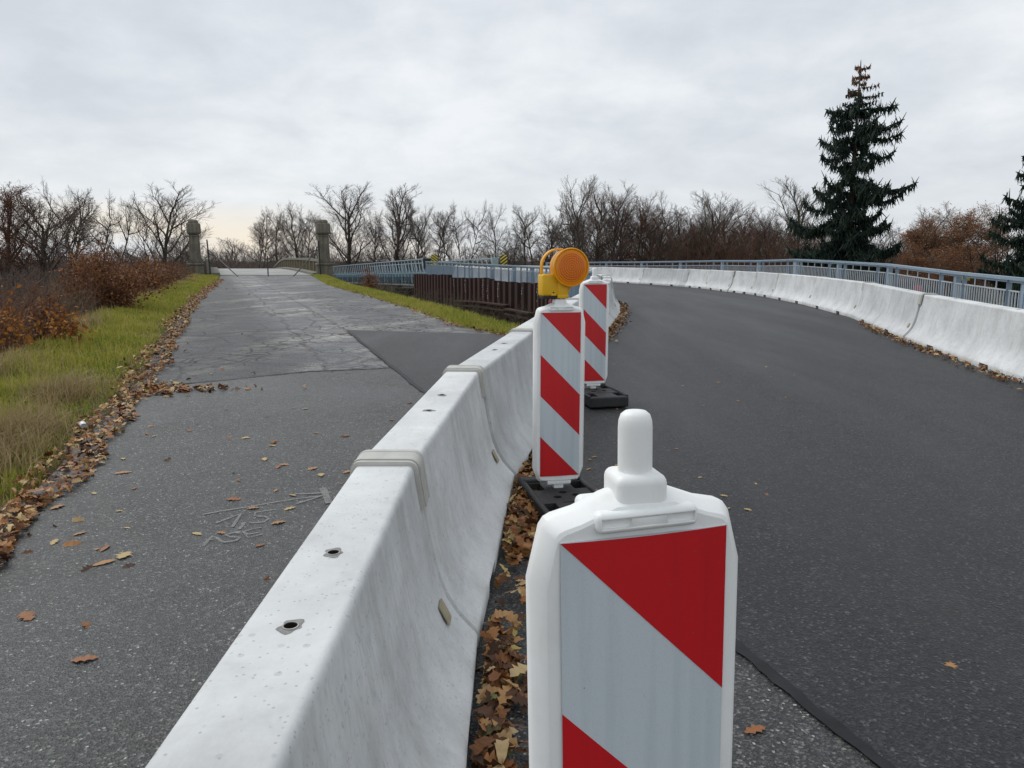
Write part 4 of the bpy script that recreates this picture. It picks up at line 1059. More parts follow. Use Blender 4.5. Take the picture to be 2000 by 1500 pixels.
def scatter_leaves(name, P, size, tilt, mat, label, cat, ld=None):
    Vs, Fs = [], []; base = 0; tsel = rng.integers(0, len(LT), len(P))
    for p, s, k in zip(P, size, tsel):
        V, F = LT[k]; a = rng.uniform(0, 2 * math.pi); tx, ty = rng.normal(0, tilt, 2)
        m = np.array(Euler((tx, ty, a)).to_matrix()); sc_ = np.array([s * rng.uniform(.6, 1.15), s * rng.uniform(.7, 1.1), s * rng.uniform(.4, 1.5)]); Vs.append((V * sc_) @ m.T + p); Fs.append(F + base); base += len(V)
    o = link_mesh(name, np_mesh(name, np.concatenate(Vs), np.concatenate(Fs), True), None, mat)
    tag(o, label, cat, kind='stuff'); return o
def lx_edge(y): return lerp_tab(LEFT_EDGE, y)
# drift along the left edge of the old road
P, Sz = [], []
wob = lambda y: 0.16 * math.sin(y * 1.3) + 0.12 * math.sin(y * 3.7 + 1) + 0.07 * math.sin(y * 9.1)
while len(P) < 5200:
    y = 2.6 + 44 * rng.random() ** 1.9
    w = 0.30 + 0.08 * math.sin(y * 0.8) + wob(y) * 0.5
    u = rng.random() ** 1.4 * 1.45
    x = lx_edge(y) + wob(y) * 0.35 + 0.10 - u * max(w, 0.18)
    stray = rng.random() < 0.02
    if stray: x = lx_edge(y) + rng.exponential(0.4)
    lvl = 0.012 if stray else 0.016 + 0.04 * rng.random() * (1 if u < 1 else 0.4)
    P.append((x, y, G(y) + lvl)); Sz.append(rng.uniform(.045, .10))
yb = 8.35                                               # leaf tongue reaching into the road at the joint
for _ in range(210):
    x = lx_edge(yb) + rng.exponential(.30); y = yb + rng.normal(0, .22) * math.exp(-(x - lx_edge(yb)) * 1.5); P.append((x, y + 0.12 * (x - lx_edge(yb)), G(y) + 0.02 + 0.02 * rng.random())); Sz.append(rng.uniform(.07, .11))
scatter_leaves('leaf_litter', np.array(P), Sz, 0.42, M['litter'], 'brown oak leaves drifted along the left edge of the old road', 'leaf litter')
# drift against the foot of the inner barriers
P, Sz = [], []
IN_B = offset_line(INNER, 0.36)
while len(P) < 1150:
    y = 0.8 + 6.2 * rng.random() ** 0.9
    x = lerp_tab(IN_B[1:8], y) + abs(rng.normal(0, .075)) + 0.02
    if 3.0 < y < 3.75 and rng.random() < 0.75: continue
    P.append((x, y, G(y) + 0.03 + 0.05 * rng.random())); Sz.append(rng.uniform(.06, .115))
for _ in range(380):
    y = rng.uniform(4.0, 5.3); x = lerp_tab(IN_B[1:8], y) + abs(rng.normal(0, .11)); P.append((x, y, G(y) + 0.03 + 0.06 * rng.random())); Sz.append(rng.uniform(.06, .11))
for _ in range(600):
    y = rng.uniform(12.5, 22); x = lerp_tab(IN_B[5:13], y) - 0.06 + abs(rng.normal(0, .11)); P.append((x, y, G(y) + 0.03 + 0.05 * rng.random())); Sz.append(rng.uniform(.07, .11))
scatter_leaves('leaf_drift', np.array(P), Sz, 0.5, M['litter'], 'oak leaves heaped against the foot of the inner barriers', 'leaf litter')
P, Sz = [], []
OUT_B = offset_line(OUTER, -0.36)
for _ in range(420):
    y = rng.uniform(7.5, 16); x = lerp_tab(OUT_B[:6], y) - abs(rng.normal(0, .10)) * (1.4 if y < 11 else 1); P.append((x, y, G(y) + 0.03 + 0.03 * rng.random())); Sz.append(rng.uniform(.05, .095))
scatter_leaves('leaf_drift', np.array(P), Sz, 0.5, M['litter'], 'thin line of dead leaves under the outer right barriers', 'leaf litter')
# leaves along the right verge edge
P, Sz = [], []
for _ in range(420):
    y = 13.6 + 22 * rng.random() ** 1.6; x = lerp_tab(RIGHT_EDGE, y) + rng.normal(0.05, .12); P.append((x, y, G(y) + 0.03)); Sz.append(rng.uniform(.07, .11))
scatter_leaves('leaf_litter', np.array(P), Sz, 0.35, M['litter'], 'sparse dead leaves along the right verge of the old road', 'leaf litter')
# single leaves lying about
LM_ = []
for i, (V, F) in enumerate(LTF):
    me = np_mesh('fallen_leaf', V, F, True); LM_.append(me)
def leaf_one(i, stops): 
    return simple('single_leaf_%d' % i, stops, 0.6, 0.3, var=0.3, scale=20)
LC = [leaf_one(0, (0.33, 0.17, 0.065)), leaf_one(1, (0.24, 0.095, 0.035)), leaf_one(2, (0.40, 0.29, 0.13)), leaf_one(3, (0.10, 0.05, 0.025))]
LV = []
for me in LM_:
    for m_ in LC:
        c = me.copy(); c.materials.append(m_); LV.append(c)
rl = random.Random(21)
big = [(52, 1203, 'rust-brown oak leaf lying alone at the lower left of the old road', .105, 1), (165, 1287, 'orange-brown leaf on the old road, nearest to the bottom left', .10, 1), (243, 1084, 'pale yellow-brown oak leaf left of the chalk marks', .11, 2), (203, 1099, 'light brown leaf beside the pale oak leaf left of the chalk', .11, 0),
       (494, 992, 'tan leaf lying on the chalk arrow', .075, 0), (627, 927, 'yellowish leaf on the road beside the first joint cap', .09, 2), (610, 915, 'curled leaf just above the yellowish one by the first joint cap', .08, 0), (240, 923, 'brown oak leaf left of the road centre near the verge', .12, 0), (112, 990, 'curled brown leaf near the left leaf drift', .10, 0),
       (1475, 1425, 'dark red-brown leaf on the coarse asphalt beside the foreground beacon', .085, 1), (1857, 1300, 'single orange leaf on the fresh asphalt at lower right', .06, 0), (1497, 965, 'small reddish leaf on the fresh asphalt beyond the foreground pin', .06, 1), (1368, 932, 'small pale leaf on the fresh asphalt right of the foreground pin', .055, 2)]
for i, (px, py, lab, s, ci) in enumerate(big):
    o = link_mesh('fallen_leaf', LV[(i % 4) * 4 + ci], None, None, gpt(px, py, 0.017), (rl.uniform(-.06, .06), rl.uniform(-.06, .06), rl.uniform(0, 6.28)), (s, s, s))
    tag(o, lab, 'leaf', 'single leaves lying on the roads')
for i in range(95):
    px, py = rl.uniform(40, 860), 640 + 470 * rl.random() ** 1.1
    p = gpt(px, py, 0.016)
    if p.x < lx_edge(p.y) + 0.2 or p.x > lerp_tab(INNER, p.y) - 0.4: continue
    s = rl.uniform(.03, .095)
    o = link_mesh('fallen_leaf', LV[rl.randrange(16)], None, None, p, (rl.uniform(-.1, .1), rl.uniform(-.1, .1), rl.uniform(0, 6.28)), (s, s, s))
    tag(o, 'small dead leaf scattered on the old road left of the barriers', 'leaf', 'small leaves scattered on the old road')
for i in range(46):
    px, py = 1150 + 420 * rl.random() ** 2.2, rl.uniform(640, 1000)
    p = gpt(px, py, 0.021); s = rl.uniform(.025, .055)
    if p.x < lerp_tab(IN_B, p.y) + 0.15: continue
    o = link_mesh('fallen_leaf', LV[rl.choice((0, 2, 4, 6, 8, 10, 12, 14))], None, None, p, (rl.uniform(-.12, .12), rl.uniform(-.12, .12), rl.uniform(0, 6.28)), (s, s, s))
    tag(o, 'tiny pale leaf scattered on the fresh asphalt beside the beacons', 'leaf', 'tiny leaves scattered on the fresh asphalt')
# small white can by the verge
M['can'] = simple('white_can', (0.65, 0.65, 0.66), 0.35, 0.5)
p = gpt(162, 830, 0.05)
can = tag(empty('drink_can', p, 0.6), 'small white can lying in the leaves at the left verge', 'can')
MB().lathe([(0.020, -.05), (0.028, -.042), (0.028, .04), (0.022, .05)], Matrix.Rotation(R(90), 4, 'X'), 20).build('can_body', M['can'], can, smooth=True)
MB().lathe([(0.021, .0505), (0.021, .054), (0.016, .052)], Matrix.Rotation(R(90), 4, 'X'), 20).build('lid', M['galv'], can, smooth=True)

# ------------------------------------------------------------------ grass
def blades(name, P, H, W_, lean, mat, label, cat='grass'):
    P = np.asarray(P); N = len(P); H = np.asarray(H)[:, None]; a = rng.uniform(0, 2 * math.pi, N); la = rng.uniform(0, 2 * math.pi, N)
    ld = np.stack([np.cos(la), np.sin(la), np.zeros(N)], 1) * (np.abs(rng.normal(0, lean, N)))[:, None] * H
    side = np.stack([np.cos(a), np.sin(a), np.zeros(N)], 1) * (np.asarray(W_)[:, None])
    up = np.array([[0, 0, 1.0]])
    mid = P + up * H * 0.55 + ld * 0.35; tip = P + up * H * (1 - 0.25 * np.minimum(1, np.linalg.norm(ld, axis=1, keepdims=True) / (H + 1e-6))) + ld
    V = np.stack([P - side, P + side, mid - side * .7, mid + side * .7, tip], 1).reshape(-1, 3)
    b = (np.arange(N) * 5)[:, None]
    F = np.concatenate([b + np.array([[0, 1, 3]]), b + np.array([[0, 3, 2]]), b + np.array([[2, 3, 4]])], 0)
    o = link_mesh(name, np_mesh(name, V, F, True), None, mat); return tag(o, label, cat, kind='stuff')
def hill_v(P): return np.array([hill(x, y) for x, y in P])
XY, Hh = [], []
while len(XY) < 78000:
    y = 2.2 + 58 * rng.random() ** 2.3
    u = rng.random() ** 0.8
    x = lx_edge(min(y, 60)) - 0.24 + wob(y) * 0.3 - u * 2.1
    cl_ = 0.5 + 0.5 * math.sin(x * 3.1 + 1.3 * math.sin(y * 1.9)) * math.sin(y * 2.3 + x)
    if rng.random() > 0.45 + 0.6 * cl_: continue
    XY.append((x, y)); Hh.append((0.05 + 0.15 * cl_ * rng.random() + 0.06 * rng.random()) * (0.65 + 0.7 * min(u * 1.6, 1)))
XY = np.array(XY); P = np.c_[XY, hill_v(XY) - 0.01]; wd = 0.0028 + 0.00035 * XY[:, 1]
blades('verge_grass', P, Hh, wd, 0.55, M['grass'], 'green and yellow grass on the left verge of the old road')
XY, Hh = [], []
while len(XY) < 20000:
    y = 3 + 55 * rng.random() ** 2.0; u = rng.normal(0, .35)
    x = lx_edge(min(y, 60)) - 2.55 - u - 0.3 * math.sin(y * 1.1)
    if y < 8 and rng.random() < .7: continue
    XY.append((x, y)); Hh.append(0.12 + 0.28 * rng.random())
for cx, cy, r_, n in ((.85, 6.4, .22, 2600), (.8, 5.5, .2, 1600), (.95, 8.4, .2, 1200)):
    for _ in range(n): yy_ = cy + rng.normal(0, r_ * 2); XY.append((lx_edge(yy_) - cx + rng.normal(0, r_), yy_)); Hh.append(0.10 + 0.2 * rng.random())
XY = np.array(XY); P = np.c_[XY, hill_v(XY) - 0.01]
blades('dry_grass', P, Hh, 0.0026 + 0.00035 * XY[:, 1], 0.75, M['straw'], 'tall dry straw-coloured grass along the top of the left bank')
XY, Hh = [], []
while len(XY) < 42000:
    y = 13.7 + 46 * rng.random() ** 1.7; u = rng.random()
    x = lerp_tab(RIGHT_EDGE, y) + 0.02 + u * 1.7
    if y < 17 and x > lerp_tab(INNER, y) - 0.5: continue
    XY.append((x, y)); Hh.append(0.07 + 0.16 * rng.random())
XY = np.array(XY); P = np.c_[XY, hill_v(XY) - 0.01]
blades('verge_grass', P, Hh, 0.003 + 0.00034 * XY[:, 1], 0.55, M['grass'], 'yellow-green grass strip on the right verge of the old road')

# ------------------------------------------------------------------ scrub of thin stems
def scrub(name, XY, H, mat, label, cat='scrub', side=5, spread=0.25, r=0.006, zf=None):
    XY = np.asarray(XY); N = len(XY); z = hill_v(XY) if zf is None else zf(XY); B = np.c_[XY, z]
    H = np.asarray(H)[:, None]; l = rng.normal(0, spread, (N, 2)); m = B + np.c_[l * H * .45, H * .55]; tp = B + np.c_[l * H + rng.normal(0, .06, (N, 2)) * H, H]
    rr_ = (r * (1 + XY[:, 1] * 0.035))
    S = [(B, m, rr_, rr_ * .75), (m, tp, rr_ * .75, rr_ * .3)]
    for _ in range(side):
        f = rng.uniform(.2, .95, (N, 1)); p0 = np.where(f < .55, B + (m - B) * (f / .55), m + (tp - m) * ((f - .55) / .45))
        dv = rng.normal(0, 1, (N, 3)); dv[:, 2] = np.abs(dv[:, 2]) * .8 + .3; dv /= np.linalg.norm(dv, axis=1, keepdims=True)
        S.append((p0, p0 + dv * H * rng.uniform(.12, .4, (N, 1)), rr_ * .6, rr_ * .25))
    P0, P1, R0, R1 = (np.concatenate([s[i] for s in S]) for i in range(4))
    V, F = tubes_np(P0, P1, R0, R1, 3)
    o = link_mesh(name, np_mesh(name, V, F), None, mat); return tag(o, label, cat, kind='stuff')
XY, Hh = [], []
while len(XY) < 5200:
    y = 5 + 60 * rng.random() ** 1.25; d = 2.3 + abs(rng.normal(0, 4.2)); x = lx_edge(min(y, 62)) - d
    if x < -0.78 * y - 1: continue
    XY.append((x, y)); Hh.append(rng.uniform(.5, 1.3) * (1.0 if d > 3.2 else .6) * (1.3 if y > 16 else 1))
scrub('bank_scrub', XY, Hh, M['scrubm'], 'dense bare brown scrub covering the left bank', side=6)
XY, Hh = [], []
while len(XY) < 2300:
    y = 5 + 50 * rng.random() ** 1.2; d = 2.4 + abs(rng.normal(0, 3.2)); x = lx_edge(min(y, 62)) - d
    if x < -0.78 * y - 1: continue
    XY.append((x, y)); Hh.append(rng.uniform(.5, 1.5))
scrub('reddish_scrub', XY, Hh, M['twigr'], 'thin reddish stems mixed into the left bank scrub', side=6)
XY, Hh = [], []
while len(XY) < 650:
    y = 17 + 30 * rng.random(); x = lerp_tab(RIGHT_EDGE, y) + 2.2 + abs(rng.normal(0, 1.1))
    XY.append((x, y)); Hh.append(rng.uniform(.4, 1.1))
scrub('gully_weeds', XY, Hh, M['twigg'], 'dry weeds in the gully below the sheet pile wall', side=6, r=0.004)
XY, Hh = [], []
while len(XY) < 2400:
    y = rng.uniform(88, 118); x = rng.uniform(0.05, 0.62) * y
    XY.append((x, y)); Hh.append(rng.uniform(3.0, 7.2) * (1.25 if 0.20 * y < x < 0.40 * y else 0.8))
scrub('thicket', XY, Hh, M['twigr'], 'dense red-brown thicket beneath the wood left of the spruce', side=9, spread=.22, r=0.0065, zf=lambda q: np.full(len(q), -3.0))
XY, Hh = [], []
while len(XY) < 1500:
    y = rng.uniform(90, 120); x = rng.uniform(0.05, 0.60) * y
    XY.append((x, y)); Hh.append(rng.uniform(3.0, 8.5))
scrub('tan_thicket', XY, Hh, M['twigg'], 'paler tan stems mixed into the thicket left of the spruce', side=9, spread=.2, r=0.006, zf=lambda q: np.full(len(q), -3.0))
XY, Hh = [], []
while len(XY) < 4200:
    y = rng.uniform(100, 160); x = rng.uniform(-0.85, 0.06) * y
    XY.append((x, y)); Hh.append(rng.uniform(2.5, 6.2))
scrub('far_undergrowth', XY, Hh, M['twig'], 'low dark undergrowth along the far bank behind the bridges', side=9, spread=.2, r=0.007, zf=lambda q: np.full(len(q), -3.0))
XY, Hh = [], []
while len(XY) < 1500:
    y = rng.uniform(42, 75); x = rng.uniform(-0.80, -0.45) * y
    XY.append((x, y)); Hh.append(rng.uniform(1.5, 4.0))
scrub('left_undergrowth', XY, Hh, M['twig'], 'dark twiggy undergrowth below the left trees', side=10, spread=.22, r=0.006, zf=lambda q: np.full(len(q), -2.9))

# ------------------------------------------------------------------ trees
def grow(seed, kind):
    r = random.Random(seed); segs = [[], []]
    cfg = {'ash':   dict(fork=0.22, n=(15, 9, 7, 5), ang=(34, 34, 34, 34), ln=(.52, .46, .50, .60), trop=.085, wig=.10),
           'round': dict(fork=0.26, n=(13, 9, 8, 5), ang=(50, 46, 42, 40), ln=(.50, .50, .50, .58), trop=.05, wig=.14),
           'lean':  dict(fork=0.45, n=(9, 8, 7, 5), ang=(52, 46, 42, 40), ln=(.38, .58, .52, .58), trop=.06, wig=.15),
           'fan':   dict(fork=0.14, n=(15, 9, 7, 5), ang=(25, 26, 28, 28), ln=(.62, .44, .46, .60), trop=.08, wig=.08)}[kind]
    rad = (0.15, 0.050, 0.019, 0.0082, 0.0041)
    def br(p, d, L, r0, lv):
        ns = (8, 6, 4, 3, 2)[lv]; pts = [p]; ds = [d]
        rr = r0; r1 = r0 * (0.25 if lv < 4 else 0.5)
        for i in range(ns):
            w = cfg['wig'] * (0.5 if lv == 0 else 1)
            d = (d + Vector((r.gauss(0, w), r.gauss(0, w), r.gauss(0, w) + (cfg['trop'] if lv else 0)))).normalized()
            q = p + d * (L / ns); ra = r0 + (r1 - r0) * i / ns; rb = r0 + (r1 - r0) * (i + 1) / ns
            segs[0 if lv < 2 else 1].append((p, q, ra, rb)); p = q; pts.append(p); ds.append(d)
        if lv == 4: return
        n = cfg['n'][lv]; start = cfg['fork'] if lv == 0 else 0.22
        for k in range(n):
            f = start + (1 - start) * (k + r.random() * .9) / n; f = min(f, .995); i = min(int(f * ns), ns - 1); t = f * ns - i
            pp = pts[i].lerp(pts[i + 1], t); dd = ds[i + 1]
            az = r.uniform(0, 2 * math.pi) if lv else k * 2.4 + r.uniform(-.5, .5)
            o = dd.orthogonal().normalized(); o.rotate(Matrix.Rotation(az, 3, dd)) if False else None
            q = Matrix.Rotation(az, 3, dd) @ o
            an = R(cfg['ang'][lv] * r.uniform(.65, 1.3)); nd = (dd * math.cos(an) + q * math.sin(an)).normalized()
            ll = L * cfg['ln'][lv] * r.uniform(.7, 1.2) * (1.15 - 0.55 * f if lv == 0 else 1.1 - .4 * f)
            br(pp, nd, ll, min(rad[lv + 1] * r.uniform(.8, 1.25), r0 * .8), lv + 1)
    H = 7.6
    if kind == 'lean':
        for k in range(3):
            az = k * 2.2 + r.uniform(-.5, .5); br(Vector((math.cos(az) * .25, math.sin(az) * .25, 0)), Vector((math.cos(az) * .32, math.sin(az) * .32, 1)).normalized(), H * r.uniform(.85, 1.0), .10, 0)
    elif kind == 'round' and seed % 2:
        for k in range(2): br(Vector((k * .2, 0, 0)), Vector(((-1) ** k * .16, r.uniform(-.1, .1), 1)).normalized(), H, .12, 0)
    else: br(Vector((0, 0, -.1)), Vector((r.uniform(-.05, .05), 0, 1)), H, .15, 0)
    out = []; allp = np.array([list(s[1]) for s in segs[0] + segs[1]]); hmax = np.percentile(allp[:, 2], 99.7); wid = np.percentile(np.abs(allp[:, 0]), 98)
    sc = 10 / hmax
    for sg, n in ((segs[0], 6), (segs[1], 3)):
        P0 = np.array([list(s[0]) for s in sg]) * sc; P1 = np.array([list(s[1]) for s in sg]) * sc
        out.append((P0, P1, np.array([s[2] for s in sg]) * sc, np.array([s[3] for s in sg]) * sc, n))
    return out, wid * sc
TEMPL = {}
for kind, seeds in (('ash', (3, 8)), ('round', (5, 14, 21)), ('lean', (4, 9)), ('fan', (2,))):
    for s in seeds:
        parts, wid = grow(s, kind); ms = []
        for (P0, P1, R0, R1, n) in parts:
            V, F = tubes_np(P0, P1, R0, R1, n); ms.append(np_mesh('tree_part', V, F, n > 3))
        TEMPL[(kind, s)] = (ms, wid, parts[1][1])
MESHV = {}
def var(me, m_):
    k = (me.name, m_.name)
    if k not in MESHV: c = me.copy(); c.materials.clear(); c.materials.append(m_); MESHV[k] = c
    return MESHV[k]
def leaf_cloud(name, pts, size, per, spread, mat):
    P = np.repeat(pts, per, 0) + rng.normal(0, spread, (len(pts) * per, 3)); N = len(P)
    a = rng.normal(0, 1, (N, 3)); a /= np.linalg.norm(a, axis=1, keepdims=True); b = np.cross(a, rng.normal(0, 1, (N, 3))); b /= np.linalg.norm(b, axis=1, keepdims=True) + 1e-9
    s = (size * rng.uniform(.6, 1.3, N))[:, None]; nrm_ = np.cross(a, b) * s * .25
    V = np.stack([P - a * s, P - b * s * .55 + nrm_, P + a * s, P + b * s * .55 + nrm_], 1).reshape(-1, 3)
    F = np.arange(N * 4).reshape(-1, 4); return np_mesh(name, V, F)
LEAFC = {}
def tree(px, top, wpx, Y, tk, label, group, twig='twig', bk='bark', base=-3.0, leaves=None, name='bare_tree'):
    ms, wid, tips = TEMPL[tk]; X = at(px, (top + 505) / 2, Y).x; zt = at(px, top, Y).z; H = zt - base; W = wpx / 1500 * Y
    W *= 1.15; o = empty(name, (X, Y, base), rl.uniform(0, 6.28)); tag(o, label, 'tree', group)
    sx = (W / 2) / wid * 1.12; o.scale = (sx, sx, H / 10)
    link_mesh('trunk', var(ms[0], M[bk]), o); link_mesh('crown', var(ms[1], M[twig]), o)
    if leaves:
        k = (tk, leaves[0], leaves[1])
        if k not in LEAFC:
            sel = tips[rng.random(len(tips)) < leaves[1]]; sel = sel[sel[:, 2] > 2.0]; LEAFC[k] = leaf_cloud('foliage', sel, leaves[2], leaves[3], 0.16, M[leaves[0]])
            LEAFC[k].materials.append(M[leaves[0]])
        link_mesh('foliage', LEAFC[k], o)
    return o
A1, A2, R1_, R2_, R3_, L1, L2, F1 = ('ash', 3), ('ash', 8), ('round', 5), ('round', 14), ('round', 21), ('lean', 4), ('lean', 9), ('fan', 2)
GL, GM, GW, GR = 'bare trees left of the old bridge', 'bare trees between the bridges', 'trees of the dense wood left of the spruce', 'trees right of the spruce'
rus = ('copper', .12, .045, 1)
tree(8, 356, 150, 62, F1, 'reddish tree at the far left picture edge', GL, 'twigr', leaves=rus)
tree(58, 366, 140, 60, F1, 'reddish many-stemmed tree second from the left edge', GL, 'twigr', leaves=rus)
tree(122, 362, 120, 58, L1, 'tall bare tree with a trunk leaning left, right of the reddish trees', GL)
tree(186, 362, 120, 60, L2, 'forked bare tree with a rounded head left of the big upright one', GL)
tree(303, 354, 150, 66, A1, 'big upright bare tree left of the left pillar', GL)
tree(345, 440, 90, 84, R1_, 'small bare tree just behind the left stone pillar', GL)
tree(250, 470, 90, 90, R2_, 'low bare tree behind the copper bush', GL)
tree(452, 464, 50, 140, A2, 'small distant bare tree between the pillar and the deck crest', GM)
tree(420, 480, 50, 120, R3_, 'low bare tree right beside the left stone pillar', GM)
for px, top, w, Y, tk, lab in ((508, 412, 80, 125, R1_, 'leftmost bare tree of the clump over the old bridge'), (545, 400, 80, 118, R2_, 'dense bare tree in the clump over the old bridge'), (582, 396, 70, 116, A1, 'tallest bare tree of the clump over the old bridge'), (606, 404, 70, 122, R3_, 'bare tree directly left of the right stone pillar'),
        (676, 356, 110, 104, A2, 'big spreading bare tree right of the right stone pillar'), (728, 408, 66, 112, R1_, 'slim bare tree between the two big bare trees behind the truss'), (779, 358, 100, 104, F1, 'tall vase-shaped bare tree behind the truss bridge'), (818, 402, 60, 110, A1, 'narrow bare tree just right of the vase-shaped one'),
        (852, 400, 80, 112, L1, 'bare tree above the left hazard board'), (900, 392, 80, 108, L2, 'multi-stemmed bare tree right of the left hazard board'), (962, 398, 70, 106, R2_, 'round-headed bare tree left of the right hazard board'), (1000, 446, 70, 112, R3_, 'low bare tree right of the right hazard board'),
        (1042, 396, 90, 100, L1, 'slender bare tree left of the warning lamp'), (1078, 414, 80, 100, R1_, 'bushy bare tree behind the warning lamp')):
    tree(px, top, w, Y, tk, lab, GM)
tree(1132, 345, 70, 88, A2, 'thin bare tree sticking out highest above the wood behind the lamp', GW)
WO = {p: ORD[i] for i, p in enumerate(sorted((1120, 1165, 1192, 1222, 1250, 1278, 1300, 1340, 1365, 1420, 1448, 1478, 1505, 1590, 1150, 1210, 1265, 1320, 1385, 1435, 1490)))}
for px, top, w, Y, tk in ((1120, 400, 90, 92, R1_), (1165, 352, 90, 94, R3_), (1192, 354, 90, 92, A1), (1222, 372, 100, 96, R2_), (1250, 376, 90, 92, R1_), (1278, 380, 90, 95, R3_), (1300, 398, 80, 98, R2_), (1340, 402, 90, 100, A1), (1365, 398, 80, 98, R3_), (1420, 392, 80, 102, A2), (1448, 402, 80, 104, R1_), (1478, 406, 80, 106, R2_), (1505, 404, 70, 103, A1), (1590, 420, 80, 112, R3_),
        (1150, 395, 80, 100, R2_), (1210, 400, 90, 102, R1_), (1265, 405, 90, 104, R2_), (1320, 425, 80, 104, R3_), (1385, 420, 80, 106, R1_), (1435, 425, 80, 108, R3_), (1490, 430, 80, 108, R1_)):
    tree(px, top, w, Y, tk, f'bare dark tree of the dense wood, {WO[px]} from the lamp towards the spruce', GW, rl.choice(('twig', 'twigr', 'twig')))
tree(1392, 372, 80, 96, A2, 'pale-topped bare tree rising in the middle of the wood', GW, 'twigg', 'barkg')
tree(1552, 345, 100, 100, F1, 'tall pale upright bare tree directly left of the spruce', GW, 'twigg', 'barkg')
ork = ('oakleaf', .22, .065, 2)
tree(1790, 425, 110, 92, R1_, 'russet-leaved oak just right of the spruce', GR, leaves=ork, name='oak_tree')
tree(1862, 396, 120, 95, R2_, 'tall russet oak with dark trunk in the middle of the right group', GR, leaves=('oakleaf', .16, .065, 2), name='oak_tree')
tree(1908, 408, 110, 92, R3_, 'russet oak beside the half-hidden right spruce', GR, leaves=ork, name='oak_tree')
tree(1812, 400, 90, 105, A1, 'grey bare tree showing above the russet oaks', GR)
tree(1950, 410, 90, 105, R1_, 'bare tree between the russet oaks and the right spruce', GR)
tree(1765, 430, 80, 105, R3_, 'bare tree tucked behind the right side of the big spruce', GR)
for px, top, w, Y, lab in ((1840, 470, 150, 78, 'low russet shrub mass under the oaks'), (1910, 475, 130, 76, 'grey-brown shrub beside the right spruce foot'), (1775, 488, 90, 80, 'low russet shrub at the foot of the big spruce')):
    tree(px, top, w, Y, R2_, lab, 'shrubs right of the spruce', 'twigr', leaves=('oakleaf', .14, .055, 2), name='shrub')

# ------------------------------------------------------------------ spruces
def spruce(px, Y, base, prof_, top_py, label, seed, brown):
    r = random.Random(seed); k = Y / 1500; X = at(px, (top_py + 505) / 2, Y).x; o = tag(empty('spruce_tree', (X, Y, base)), label, 'tree', 'dark spruces')
    zt = at(px, top_py, Y).z - base
    ex = [(at(px, py, Y).z - base, l * k, rr_ * k) for py, l, rr_ in prof_]; ex.sort()
    zs = [e[0] for e in ex]; ls = [e[1] for e in ex]; rs = [e[2] for e in ex]
    MB().tube([(0, 0, zt * f) for f in np.linspace(0, 1, 12)], [0.27 * (1 - f) + 0.02 for f in np.linspace(0, 1, 12)], 8).build('trunk', M['bark'], o, smooth=True)
    wood, twg, top_t = [], [], []
    z = 0.5
    def twig(p, d, L, rad, z_):
        (top_t if z_ > brown + r.uniform(-.5, .5) else twg).append((p, p + d * L, rad, rad * .25))
    while z < zt - 0.15:
        f = z / zt; nb = 5 if f < .9 else 4; az0 = r.uniform(0, 6.28)
        for b in range(nb):
            if f < .85 and r.random() < .10: continue
            az = az0 + b * 6.283 / nb + r.uniform(-.3, .3); c = math.cos(az); w = (1 + c) / 2
            L = (np.interp(z, zs, ls) * (1 - w) + np.interp(z, zs, rs) * w) * r.choice((r.uniform(.9, 1.08), r.uniform(.55, .95)))
            if L < .12: L = .12
            dr = (r.uniform(.16, .60) if f < .75 else r.uniform(0, .2)); n = max(4, int(L / .16)); prev = None; hd = Vector((math.cos(az), math.sin(az), 0)); sd_ = Vector((-hd.y, hd.x, 0))
            z0 = z + r.uniform(-.28, .28) + L * .14; r_up = r.uniform(.04, .17)
            for i in range(n + 1):
                s = i / n; p = hd * L * s + Vector((0, 0, z0 - dr * L * math.sin(s * 2.2) * .75 + (r_up * L * max(0, s - .65) / .35)))
                if prev is not None: wood.append((prev, p, .035 * (1 - s) + .008, .03 * (1 - s) + .006))
                if s > .08:
                    env = (1 - s) ** .6 * .22 * L + (.12 if f < .82 else .05)
                    for _ in range((8 if s < .6 else 5) if f < .85 else 4):
                        sg = r.choice((-1, 1)); d = (hd * r.uniform(.3, 1) + sd_ * sg * r.uniform(.3, 1.2) + Vector((0, 0, r.uniform(-.5, .18)))).normalized()
                        ll = min(env * r.uniform(.5, 1.1), .9); twig(p, d, ll, .055, p.z)
                        for _ in range(2):
                            q = p + d * ll * r.uniform(.3, 1); dd = Vector((r.gauss(0, .35), r.gauss(0, .35), -1 if r.random() < .75 else .6)).normalized()
                            twig(q, dd, r.uniform(.12, .55) * (1 if f < .82 else .45), .042, q.z)
                    twig(p, (hd + Vector((0, 0, r.uniform(0, .5)))).normalized(), .22 if f < .82 else .12, .06 if f < .82 else .04, p.z)
                prev = p
        z += (0.45 if f < .4 else 0.66 if f < .8 else .42) * r.uniform(.75, 1.25)
    for _ in range(14): twig(Vector((0, 0, zt - r.uniform(0, 1.2))), Vector((r.gauss(0, .6), r.gauss(0, .6), .7)).normalized(), .18, .035, zt)
    twig(Vector((0, 0, zt - .4)), Vector((0, 0, 1)), .5, .05, zt)
    for nm, sg, m_ in (('branches', wood, 'bark'), ('foliage', twg, 'spruce'), ('browned_top', top_t, 'sprucetop')):
        if not sg: continue
        V, F = tubes_np([list(s[0]) for s in sg], [list(s[1]) for s in sg], [s[2] for s in sg], [s[3] for s in sg], 3)
        q = link_mesh(nm, np_mesh(nm, V, F), o, M[m_])
        if nm == 'browned_top': q['label'] = 'browned orange tip of the spruce'
    return o
